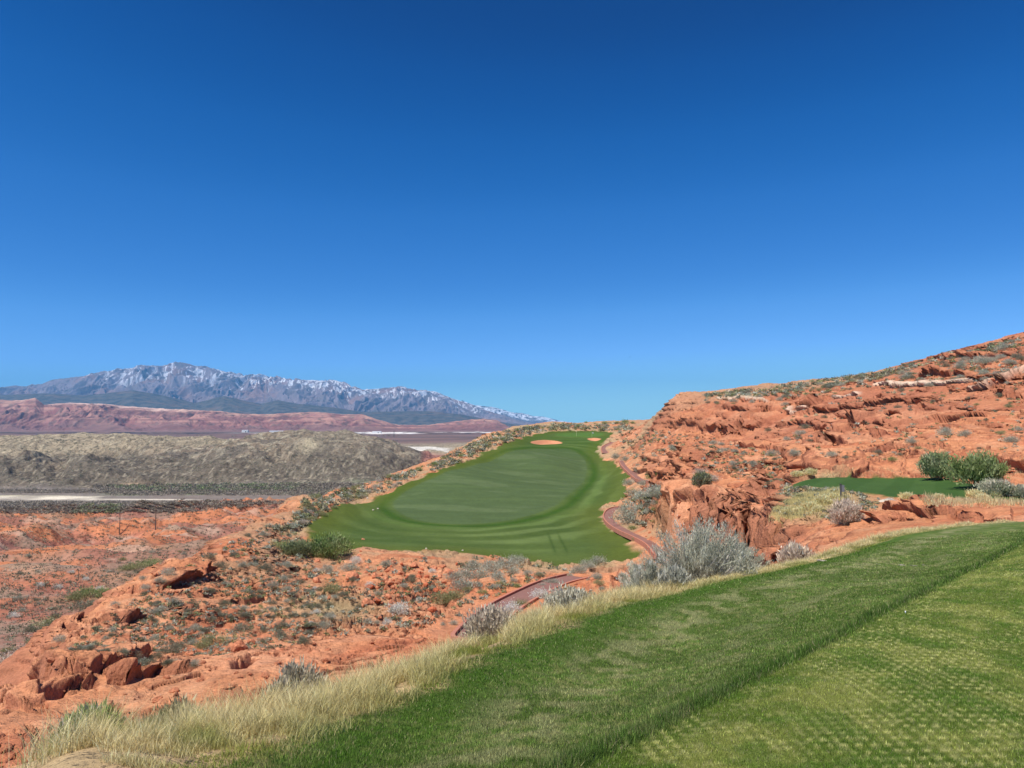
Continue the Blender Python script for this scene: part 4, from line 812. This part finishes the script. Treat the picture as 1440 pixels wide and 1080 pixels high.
scatter('scrub', pts, siz, SAGE+DARK+OLIVE+[(.38, .33, .2)], 'countless tiny grey scrub plants dotting the red ground')
pts = []; siz = []
for P, n, a, b in [([(0, 712), (400, 712), (330, 760), (0, 930)], 2600, 2, 4.2), ([(0, 612), (560, 612), (600, 690), (0, 690)], 2600, 1.6, 2.8)]:
    for h in sample(P, n, valley=True): pts.append(h); siz.append(rng.uniform(a, b)*h[1]/F*.7*(1+max(0, 200-h[1])/200))
scatter('valley_scrub', pts, siz, DARK+[(.2, .17, .13), (.28, .26, .19)], 'countless dark scrub specks over the badlands and tan hills', nt=12)
pts = []; siz = []
for P, n, a, b in [([(0, 706), (430, 706), (250, 722), (0, 723)], 2600, 3, 6), ([(130, 683), (560, 680), (560, 697), (150, 697)], 2400, 3, 6), ([(0, 689), (150, 689), (150, 694), (0, 694)], 500, 2.5, 4)]:
    for h in sample(P, n, valley=True): pts.append(h); siz.append(rng.uniform(a, b)*h[1]/F*.7)
scatter('riverside_brush', pts, siz, [(.22, .185, .14), (.26, .215, .165), (.19, .16, .125), (.25, .22, .16)], 'grey-brown bare brush filling the valley floor beside the wash', nt=14)
pts = []; siz = []
for P, n in [([(115, 712), (172, 711), (172, 722), (100, 723)], 150), ([(150, 684), (420, 681), (420, 690), (190, 692)], 300)]:
    for h in sample(P, n, valley=True): pts.append(h); siz.append(rng.uniform(4, 7)*h[1]/F*.7)
scatter('green_brush', pts, siz, [(.17, .20, .09), (.21, .23, .12), (.2, .21, .14)], 'fresh green brush patches beside the valley wash', nt=16)

# ------------------------------------------------------------------ grass
def blades(name, x, y, z, h, w, lean, cols, m, label, kind='stuff', seg=1):
    n = len(x); r = rng; a = r.uniform(0, 2*pi, n); l = r.uniform(.1, 1, n)*lean
    D = unit(np.c_[np.cos(a)*l, np.sin(a)*l, np.ones(n)]); P = np.c_[x, y, z-.01]; b = r.uniform(0, 2*pi, n); S_ = np.c_[np.cos(b), np.sin(b), np.zeros(n)]
    if seg == 1:
        co = np.stack([P-S_*w[:, None]/2, P+S_*w[:, None]/2, P+D*h[:, None]], 1).reshape(-1, 3); f = np.arange(3*n).reshape(-1, 3); c = np.repeat(cols, 3, 0)
    else:
        mid = P+D*h[:, None]*.55; D2 = unit(D+np.c_[np.cos(a), np.sin(a), -.3*np.ones(n)]*r.uniform(.1, .8, n)[:, None]); tip = mid+D2*h[:, None]*.5
        co = np.stack([P-S_*w[:, None]/2, P+S_*w[:, None]/2, mid-S_*w[:, None]*.3, mid+S_*w[:, None]*.3, tip], 1).reshape(-1, 3); q = (np.arange(n)*5)[:, None, None]
        f = (q+np.array([[0, 1, 3], [0, 3, 2], [2, 3, 4]])[None]).reshape(-1, 3); c = np.repeat(cols, 5, 0)
    o = link(bpy.data.objects.new(name, np_mesh(name, co, f, np.clip(c, .004, 1), False, m))); tag(o, label, name.replace('_', ' '), kind=kind); return o
n = 900000; ly = np.exp(rng.uniform(math.log(2.9), math.log(15), n)); lu = rng.uniform(-.72, .74, n); lx = lu*ly
sd1 = sdist(lx, ly, lawnP); k = sd1 > -.1; lx, ly, sd1 = lx[k], ly[k], sd1[k]; d_, s_, _ = seg_dist(lx, ly, a_t); tl = -d_*s_
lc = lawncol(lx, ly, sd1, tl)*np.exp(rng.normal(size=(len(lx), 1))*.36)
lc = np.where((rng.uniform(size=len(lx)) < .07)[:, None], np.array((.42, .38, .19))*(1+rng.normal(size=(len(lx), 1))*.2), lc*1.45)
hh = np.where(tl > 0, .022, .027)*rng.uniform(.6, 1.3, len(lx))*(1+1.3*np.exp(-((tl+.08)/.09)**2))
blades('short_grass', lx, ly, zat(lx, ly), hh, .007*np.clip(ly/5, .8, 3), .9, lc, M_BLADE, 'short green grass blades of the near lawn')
# straw grass along the lawn edge
E = smooth_poly(plan(lawn_in_px[:-1]), 3); segl = np.r_[0, np.cumsum(np.linalg.norm(np.diff(E, axis=0), axis=1))]; wE = np.r_[0, np.cumsum(np.diff(segl)/np.clip(.5*(E[1:, 1]+E[:-1, 1]), 2, 99)**.9)]
n = 300000; t_ = rng.uniform(0, wE[-1], n); gx_ = np.interp(t_, wE, E[:, 0]); gy_ = np.interp(t_, wE, E[:, 1])
tn = np.gradient(E, axis=0); tn /= np.linalg.norm(tn, axis=1)[:, None]; nx_ = np.interp(t_, wE, -tn[:, 1]); ny_ = np.interp(t_, wE, tn[:, 0])
pxe, _ = topx(gx_/gy_, -0.2+0*gx_)
wid = np.interp(pxe, [0, 300, 560, 760, 900, 1050, 1150, 1440], [1.6, 1.7, 2.0, 2.2, 1.5, .5, .5, .4]); off = rng.gamma(1.9, .42, n)*wid-.10
tx = gx_+nx_*off; ty = gy_+ny_*off
tall = np.interp(pxe, [0, 300, 560, 760, 900, 1080, 1200, 1440], [.12, .16, .34, .36, .26, .12, .15, .14])*np.clip(.3+off/.9/wid*.9, .3, 1.15)
cl_ = fbm(tx*2.2, ty*2.2, 3, 401); pxb, _ = topx(tx/ty, -.35+0*tx); keep = (pxb > 105+rng.normal(size=n)*35) & (cl_ > -.45+.35*rng.uniform(size=n)) & (ty > 1.5) & (off < 3.4*wid); patchg = fbm(tx*1.1, ty*1.1, 3, 403)
sc_ = np.array(STRAW+[(.70, .60, .34), (.5, .42, .19)])[rng.integers(0, 5, n)]; gr = np.array((.24, .26, .06))
gm = np.clip(sst(.05, .4, patchg)*.7+sst(.35, -.1, off/wid)*.75+rng.uniform(-.15, .15, n), 0, 1)[:, None]; col_ = 1.3*(sc_*(1-gm)+gr*gm)*(1+rng.normal(size=(n, 1))*.18)
k = keep; hgt = tall*rng.uniform(.4, 1.2, n)*np.clip(1+.8*cl_+.5*fbm(tx*.8, ty*.8, 2, 409), .5, 1.35)*(1-.45*gm[:, 0])
blades('dry_grass', tx[k], ty[k], zat(tx[k], ty[k]), hgt[k], .0055*np.clip(ty[k]/6, .8, 3), .55, col_[k], M_BLADE, 'tall straw coloured grass fringing the lawn edge', seg=2)
# yellow grass bank beside the lower tee
pts = np.array(sample([(1085, 722), (1120, 700), (1180, 690), (1185, 705), (1150, 725), (1110, 730)], 2500, 30)); r_ = np.repeat(pts, 8, 0)+rng.normal(size=(len(pts)*8, 3))*np.array([.3, .3, 0])
blades('yellow_grass', r_[:, 0], r_[:, 1], zat(r_[:, 0], r_[:, 1]), rng.uniform(.15, .45, len(r_)), np.full(len(r_), .03), .7, np.array((.75, .64, .30))*(1+rng.normal(size=(len(r_), 1))*.2), M_BLADE, 'yellow dry grass on the bank left of the lower tee')
pts = np.array(sample([(1290, 702), (1440, 706), (1440, 712), (1290, 708)], 500, 30)+sample([(1100, 668), (1440, 655), (1440, 668), (1100, 676)], 300, 60)); r_ = np.repeat(pts, 5, 0)+rng.normal(size=(len(pts)*5, 3))*np.array([.25, .25, 0])
blades('tee_fringe_grass', r_[:, 0], r_[:, 1], zat(r_[:, 0], r_[:, 1]), rng.uniform(.12, .4, len(r_)), np.full(len(r_), .03), .7, np.array((.68, .58, .32))*(1+rng.normal(size=(len(r_), 1))*.2), M_BLADE, 'pale dry grass fringing the lower tee')

# ------------------------------------------------------------------ boulders
import bmesh
def rock_mesh(seed, cols=(.58, .23, .12)):
    r = np.random.default_rng(seed); bm = bmesh.new(); bmesh.ops.create_icosphere(bm, subdivisions=4, radius=1); co = np.array([v.co[:] for v in bm.verts]); f = np.array([[v.index for v in q.verts] for q in bm.faces]); bm.free()
    nr = unit(r.normal(size=(13, 3))); dd = r.uniform(.55, .95, 13)
    for a, d in zip(nr, dd):
        t = co@a; ex = np.clip(t-d, 0, None); co = co-ex[:, None]*a*.93
    nz = fbm(co[:, 0]*2.2+seed, co[:, 1]*2.2+co[:, 2]*1.7, 4, seed); co = co*(1+nz[:, None]*.10); co = co*np.array([1, .85, .68])
    c = np.array(cols)*(1+.35*fbm(co[:, 0]*3, co[:, 2]*5+co[:, 1], 3, seed+5))[:, None]
    return np_mesh('boulder', co, f, c, False, M_ROCKB)
M_ROCKB = mat('boulder rock', var=((1.5, .15), (7, .15)), bump=((3, .08),))
RK = [rock_mesh(600+i) for i in range(6)]; RKP = [rock_mesh(620+i, (.55, .47, .36)) for i in range(2)]; RKR = [rock_mesh(640+i, (.52, .15, .07)) for i in range(3)]
def rock(px, py, w, hf=.6, pal=RK, Yf=None, desc='red sandstone boulder', ymin=24):
    if Yf: u, s = ray(px, py); h = (u*Yf, Yf, float(zat(u*Yf, Yf)))
    else: h = hits(px, py, ymin=ymin)
    if not h: return
    s_ = w*h[1]/F/2; o = link(bpy.data.objects.new('boulder', random.choice(pal))); o.location = (h[0], h[1], h[2]+s_*hf*.25); o.scale = (s_, s_*random.uniform(.7, 1), s_*hf/.68*1.15); o.rotation_euler = (random.uniform(-.15, .15), random.uniform(-.2, .2), random.uniform(-.5, .5)+(pi if random.random() < .5 else 0))
    o['category'] = 'boulder'; pend.append((o, px, py, ('small ' if w < 12 else 'large ')+desc, desc+'s')); return o
for p in [(494, 813, 20), (528, 812, 15), (541, 816, 13), (506, 783, 10), (446, 790, 10), (516, 850, 22), (530, 848, 13), (445, 818, 14), (581, 799, 12), (623, 798, 12), (617, 812, 13), (608, 858, 14), (427, 815, 12), (535, 800, 10), (553, 792, 10), (563, 808, 12), (610, 800, 11), (628, 804, 11), (550, 823, 12), (571, 835, 11), (521, 828, 12), (588, 812, 10), (600, 825, 11), (545, 842, 12), (560, 845, 10)]: rock(*p, pal=RK+RKR)
for i in range(95): rock(random.gauss(562, 42), random.gauss(818, 20), random.choice([4, 5, 6, 7, 9]), random.uniform(.5, .9), RK+RKR, ymin=40)
for i in range(26): rock(random.uniform(200, 300), random.uniform(805, 850), random.choice([4, 5, 7]), .5)
for i in range(70): rock(random.uniform(60, 560), random.uniform(900, 1010), random.choice([4, 5, 7, 9, 12, 16]), .5, ymin=12)
for i in range(34): rock(random.uniform(1340, 1440), random.uniform(505, 560), random.choice([4, 5, 7]), .6)
for i in range(30): rock(random.uniform(900, 960), random.uniform(700, 770), random.choice([4, 5, 6]), .6)
for i in range(24): rock(random.uniform(1395, 1440), random.uniform(635, 665), random.choice([4, 6, 8]), .5)
for i in range(24): rock(random.uniform(760, 860), random.uniform(815, 850), random.choice([4, 5, 7]), .5, RK+RKP, desc='pale red stone', ymin=40)
for a in [(338, 915, 24, .8), (322, 930, 14, .6), (352, 905, 16, .7), (20, 1000, 26, .6), (55, 1000, 22, .6), (90, 985, 20, .5)]: rock(*a)
rock(773, 884, 24, .8, RKP, 9.0, 'whitish stone'); rock(1118, 801, 30, .4, RKP, 14.2, 'flat whitish stone'); rock(1158, 796, 20, .18, RKP, 13.0, 'flat whitish stone')
[rock(a_, b_, c_, .1, RKP, 11.9, 'thin pale stone sliver') for a_, b_, c_ in ((1268, 789, 10), (1284, 791, 13), (1300, 789, 9), (1236, 788, 8))]; rock(1200, 717, 16, .4, RKP, None, 'bleached stone'); rock(1245, 706, 22, .25, RKP, None, 'bleached stone')
for a in [(525, 718), (532, 716), (650, 775), (600, 772), (516, 702)]: rock(a[0], a[1], 3.5, .8, RKP, None, 'white speck stone', ymin=70)

# ------------------------------------------------------------------ small built things
M_POST = plain('dark painted wood', (.09, .085, .08)); M_PANEL = plain('grey sign metal', (.22, .23, .24), .4, .3); M_POLE = plain('weathered pole wood', (.14, .10, .075)); M_WHITE = plain('white cloth', (.8, .8, .78)); M_YEL = plain('pale yellow rod', (.65, .6, .35)); M_WALL = plain('white metal wall', (.75, .73, .7)); M_ROOF = plain('pale roof', (.6, .6, .6)); M_BIRD = plain('dark feathers', (.05, .06, .09)); M_BALL = plain('white golf ball plastic', (.8, .8, .8), .3)
def bmo(name, fn, m, parent=None, smooth=False):
    bm = bmesh.new(); fn(bm); me = bpy.data.meshes.new(name); bm.to_mesh(me); bm.free(); me.materials.append(m)
    for p in me.polygons: p.use_smooth = smooth
    return link(bpy.data.objects.new(name, me), parent)
from mathutils import Matrix
def box(bm, x, y, z, sx, sy, sz, bev=0):
    g = bmesh.ops.create_cube(bm, size=1, matrix=Matrix.Translation((x, y, z)) @ Matrix.Diagonal((sx, sy, sz, 1)))
    if bev: bmesh.ops.bevel(bm, geom=list({e for v in g['verts'] for e in v.link_edges}), offset=bev, segments=2, affect='EDGES')
def cyl(bm, x, y, z0, z1, r0, r1, n=10): bmesh.ops.create_cone(bm, cap_ends=True, segments=n, radius1=r0, radius2=r1, depth=z1-z0, matrix=Matrix.Translation((x, y, (z0+z1)/2)))
def root(name, px, py, label, cat, h=None, ymin=20, Yf=None, valley=False):
    if Yf: u, s = ray(px, py); h = (u*Yf, Yf, float(zat(u*Yf, Yf)))
    if h is None: h = vhits(px, py) if valley else hits(px, py, ymin=ymin)
    o = link(bpy.data.objects.new(name, None)); o.location = h; tag(o, label, cat); return o
t = root('tee_sign', 1184, 702, 'dark grey tee sign on a post at the left end of the lower tee', 'sign', ymin=40)
bmo('post', lambda b: box(b, -.05, 0, .4, .09, .09, 1.1, .01), M_POST, t); bmo('panel', lambda b: box(b, .1, 0, .68, .20, .04, .46, .01), M_PANEL, t); bmo('cap', lambda b: box(b, -.05, 0, .97, .12, .12, .05, .01), M_POST, t)
t = root('flagstick', 833, 615, 'white flag on a thin pin behind the small far bunker', 'flag', ymin=200)
bmo('pole', lambda b: cyl(b, 0, 0, -.1, 2.3, .035, .03, 8), M_YEL, t)
def flg(b):
    vsn = [[b.verts.new((.03+.16*i, .04*sin(i*1.6), 2.25-.5*j-.03*i)) for j in range(2)] for i in range(5)]
    for i in range(4): b.faces.new((vsn[i][0], vsn[i+1][0], vsn[i+1][1], vsn[i][1]))
    bmesh.ops.solidify(b, geom=b.faces[:], thickness=.01)
bmo('flag', flg, M_WHITE, t)
t = root('distance_post', 810.5, 613, 'thin pale yellow post standing on the far fairway before the green', 'post', ymin=200)
bmo('rod', lambda b: cyl(b, 0, 0, -.1, 1.9, .05, .04, 8), M_YEL, t); bmo('tip', lambda b: cyl(b, 0, 0, 1.9, 2.05, .06, .02, 8), M_WHITE, t)
def upole(px, py, h, label):
    t = root('utility_pole', px, py, label, 'pole', valley=True); bmo('pole', lambda b: cyl(b, 0, 0, -.5, h, .20, .12), M_POLE, t); a = bmo('crossarm', lambda b: box(b, 0, -.14, h-.7, 2.4, .12, .14, .01), M_POLE, t)
    for x in (-1.05, -.5, .5, 1.05): bmo('insulator', lambda b: cyl(b, x, -.14, h-.63, h-.42, .06, .035, 8), M_WALL, a)
    t['group'] = 'utility poles in the valley'
upole(168, 752, 10, 'taller wooden utility pole standing in the red badlands'); upole(218, 745, 9.5, 'fainter wooden utility pole farther right in the red badlands')
t = root('marker_post', 110, 816, 'short dark post beside the green valley bush', 'post', valley=True); bmo('post', lambda b: cyl(b, 0, 0, -.2, 1.5, .05, .045, 8), M_POLE, t); bmo('cap', lambda b: cyl(b, 0, 0, 1.5, 1.6, .07, .03, 8), M_POST, t)
u, s = ray(554, 615); t = link(bpy.data.objects.new('pylon', None)); t.location = (u*3600, 3600, s*3600); tag(t, 'thin distant power pylon on the plain left of the fairway ridge', 'pylon')
def lat(b):
    for sx_ in (-1, 1):
        for sy_ in (-1, 1):
            for i in range(6): z0 = i*5.5; box(b, sx_*(2.6-.4*i), sy_*(2.6-.4*i), z0+2.7, .45, .45, 5.6)
    for i in range(6): box(b, 0, 0, i*5.5+5, 5.2-.8*i, .35, .35); box(b, 0, 0, i*5.5+4.6, .35, 5.2-.8*i, .35)
bmo('lattice', lat, M_POST, t); bmo('crossarm', lambda b: (box(b, 0, 0, 30, 14, .6, .6), box(b, 0, 0, 25, 10, .6, .6)), M_POST, t)
for k, (px, py, w_, lab) in enumerate([(389, 608.5, 95, 'long white warehouse on the plain, largest of the far sheds'), (404, 609.5, 55, 'shorter white warehouse just right of the largest far shed'), (530, 611, 60, 'white shed farthest right on the plain below the red hills'), (345, 607.5, 40, 'smallest white shed left of the largest warehouse')]):
    Yb = 5200; u, s = ray(px, py); zb = float(np.interp(Yb, VY[:, 0], VZ[:, int((u-uv[0])/(uv[1]-uv[0]))])); t = link(bpy.data.objects.new('warehouse', None)); t.location = (u*Yb, Yb, max(zb, s*Yb)-1); tag(t, lab, 'warehouse', 'white sheds on the plain')
    bmo('wall', lambda b: box(b, 0, 0, 5, w_, 30, 13), M_WALL, t)
    def rf(b):
        v = [b.verts.new(q) for q in ((-w_/2-1, -16, 11.6), (w_/2+1, -16, 11.6), (w_/2+1, 16, 11.6), (-w_/2-1, 16, 11.6), (-w_/2-1, 0, 15), (w_/2+1, 0, 15))]
        for q in ((0, 1, 5, 4), (2, 3, 4, 5), (0, 4, 3), (1, 2, 5), (0, 3, 2, 1)): b.faces.new([v[i] for i in q])
    bmo('roof', rf, M_ROOF, t); bmo('door', lambda b: box(b, w_*.2, -15.2, 3, 8, .5, 7), M_POST, t)
def bird(px, py, Yb, span, label):
    u, s = ray(px, py); r = random.uniform(-1, 1)
    def f(b):
        n = 8; rings = []
        for i, (y, rr) in enumerate(((-.5, .01), (-.35, .06), (-.1, .11), (.15, .10), (.3, .05), (.42, .055), (.5, .01))):
            rings.append([b.verts.new((rr*cos(a*2*pi/n), y, rr*.9*sin(a*2*pi/n))) for a in range(n)])
        for i in range(len(rings)-1):
            for a in range(n): b.faces.new((rings[i][a], rings[i][(a+1) % n], rings[i+1][(a+1) % n], rings[i+1][a]))
        for sg in (-1, 1):
            P = [(.06, .15, .03), (.06, -.12, .03), (.55, -.02, .2), (.5, .22, .2), (1.05, -.12, .12), (.95, .06, .14)]; v = [b.verts.new((p[0]*sg, p[1], p[2])) for p in P]
            v2 = [b.verts.new((p[0]*sg, p[1], p[2]-.02)) for p in P]
            for q in ((0, 1, 2, 3), (3, 2, 4, 5)): b.faces.new([v[i] for i in q]); b.faces.new([v2[i] for i in q][::-1])
            for i, j in ((0, 3), (3, 5), (5, 4), (4, 2), (2, 1)): b.faces.new((v[i], v[j], v2[j], v2[i]))
        t_ = [b.verts.new(q) for q in ((-.04, -.45, 0), (.04, -.45, 0), (.12, -.75, 0), (-.12, -.75, 0))]; b.faces.new(t_)
    o = bmo('bird', f, M_BIRD, None, True); o.location = (u*Yb, Yb, s*Yb); o.scale = (span/2.1,)*3; o.rotation_euler = (0, random.uniform(-.5, .5), r*3); tag(o, label, 'bird', 'birds in the blue sky')
bird(845, 433, 90, .34, 'left bird of the close pair high in the sky'); bird(857, 436, 90, .36, 'right bird of the close pair high in the sky'); bird(886, 502, 110, .36, 'lone dark bird low in the sky right of the pair')
bird(555, 470, 110, .36, 'lone bird in the sky above the snowy mountains'); bird(562, 524, 140, .40, 'lowest bird just above the mountain ridge'); bird(772, 493, 170, .4, 'faintest bird midway between the ridge and the pair')
def gb(b): bmesh.ops.create_cone(b, cap_ends=True, segments=16, radius1=.002, radius2=.0055, depth=.022)
o = bmo('tee_peg', gb, M_BALL, None, True); u, s = ray(1273, 852); o.location = (u*6.75, 6.75, float(zat(u*6.75, 6.75))+.02); tag(o, 'tiny white tee peg by the dark tee edge line', 'tee peg')
relabel()


# ------------------------------------------------------------------ haze
def haze():
    x0, x1, y0, y1, z0, z1 = -42000, 42000, -900, 37500, -420, 2350
    co = [(x, y, z) for x in (x0, x1) for y in (y0, y1) for z in (z0, z1)]
    me = np_mesh('haze', np.array(co), np.array([(0, 1, 3, 2), (4, 6, 7, 5), (0, 4, 5, 1), (2, 3, 7, 6), (0, 2, 6, 4), (1, 5, 7, 3)]), None, False)
    m = bpy.data.materials.new('haze air'); m.use_nodes = True; N = m.node_tree.nodes; N.clear(); out = N.new('ShaderNodeOutputMaterial'); v = N.new('ShaderNodeVolumePrincipled')
    v.inputs['Color'].default_value = (.16, .56, 1, 1); v.inputs['Density'].default_value = HAZE_D; v.inputs['Anisotropy'].default_value = 0
    m.node_tree.links.new(v.outputs[0], out.inputs['Volume']); me.materials.append(m)
    o = link(bpy.data.objects.new('haze', me)); tag(o, 'thin blue air haze over the far mountains', 'haze', kind='stuff')
HAZE_D = 2.7e-5
haze()
# ------------------------------------------------------------------ light, sky, camera
sc = bpy.context.scene
EL, AZ = radians(59), radians(-133)         # azimuth measured from +Y (view direction), clockwise
sd = np.array((sin(AZ)*cos(EL), cos(AZ)*cos(EL), sin(EL)))
w = bpy.data.worlds.new('World'); sc.world = w; w.use_nodes = True; N = w.node_tree.nodes; L = w.node_tree.links; bg = N['Background']
sky = N.new('ShaderNodeTexSky'); sky.sky_type = 'NISHITA'; sky.sun_disc = False; sky.sun_elevation = EL; sky.sun_rotation = AZ; sky.altitude = 900; sky.air_density = 1.0; sky.dust_density = .2; sky.ozone_density = 3
sp = N.new('ShaderNodeSeparateColor'); L.new(sky.outputs[0], sp.inputs[0])
mv = N.new('ShaderNodeMath'); mv.operation = 'MULTIPLY'; mv.inputs[1].default_value = .1; L.new(sp.outputs[1], mv.inputs[0])
cr = N.new('ShaderNodeValToRGB'); el_ = cr.color_ramp.elements; L.new(mv.outputs[0], cr.inputs[0]); cr.color_ramp.interpolation = 'B_SPLINE'
tab = [(.10, 0, .026, .145), (.157, 0, .033, .175), (.174, 0, .049, .235), (.204, .002, .078, .32), (.256, .012, .122, .435), (.351, .042, .20, .60), (.425, .083, .294, .733), (.5425, .175, .45, .97), (.66, .30, .67, 1.22), (.735, .39, .79, 1.30), (.80, .46, .88, 1.34)]
el_[0].position = tab[0][0]; el_[0].color = (*tab[0][1:], 1); el_[1].position = tab[-1][0]; el_[1].color = (*tab[-1][1:], 1)
for p_, r_, g_, b_ in tab[1:-1]: e = el_.new(p_); e.color = (r_, g_, b_, 1)
cb = N.new('ShaderNodeVectorMath'); cb.operation = 'SCALE'; cb.inputs['Scale'].default_value = 10; L.new(cr.outputs[0], cb.inputs[0])
L.new(cb.outputs[0], bg.inputs[0]); bg.inputs[1].default_value = .1
sl_ = bpy.data.lights.new('sun', 'SUN'); sl_.energy = 4.7; sl_.angle = radians(.5); sl_.color = (1, .955, .89)
so = link(bpy.data.objects.new('sun', sl_)); from mathutils import Vector
so.rotation_euler = Vector(sd).to_track_quat('Z', 'Y').to_euler()
cam = bpy.data.cameras.new('camera'); co_ = link(bpy.data.objects.new('camera', cam)); co_.rotation_euler = (radians(90)+TH, 0, 0)
sc.render.threads_mode = 'AUTO'
cam.sensor_width = 36; cam.lens = 36*F/1440; cam.clip_start = .1; cam.clip_end = 120000; sc.camera = co_
sc.view_settings.view_transform = 'Standard'; sc.view_settings.look = 'None'; sc.view_settings.exposure = .3; sc.view_settings.gamma = 1
sc.cycles.use_denoising = True; sc.cycles.max_bounces = 5; sc.cycles.diffuse_bounces = 2; sc.cycles.transparent_max_bounces = 4
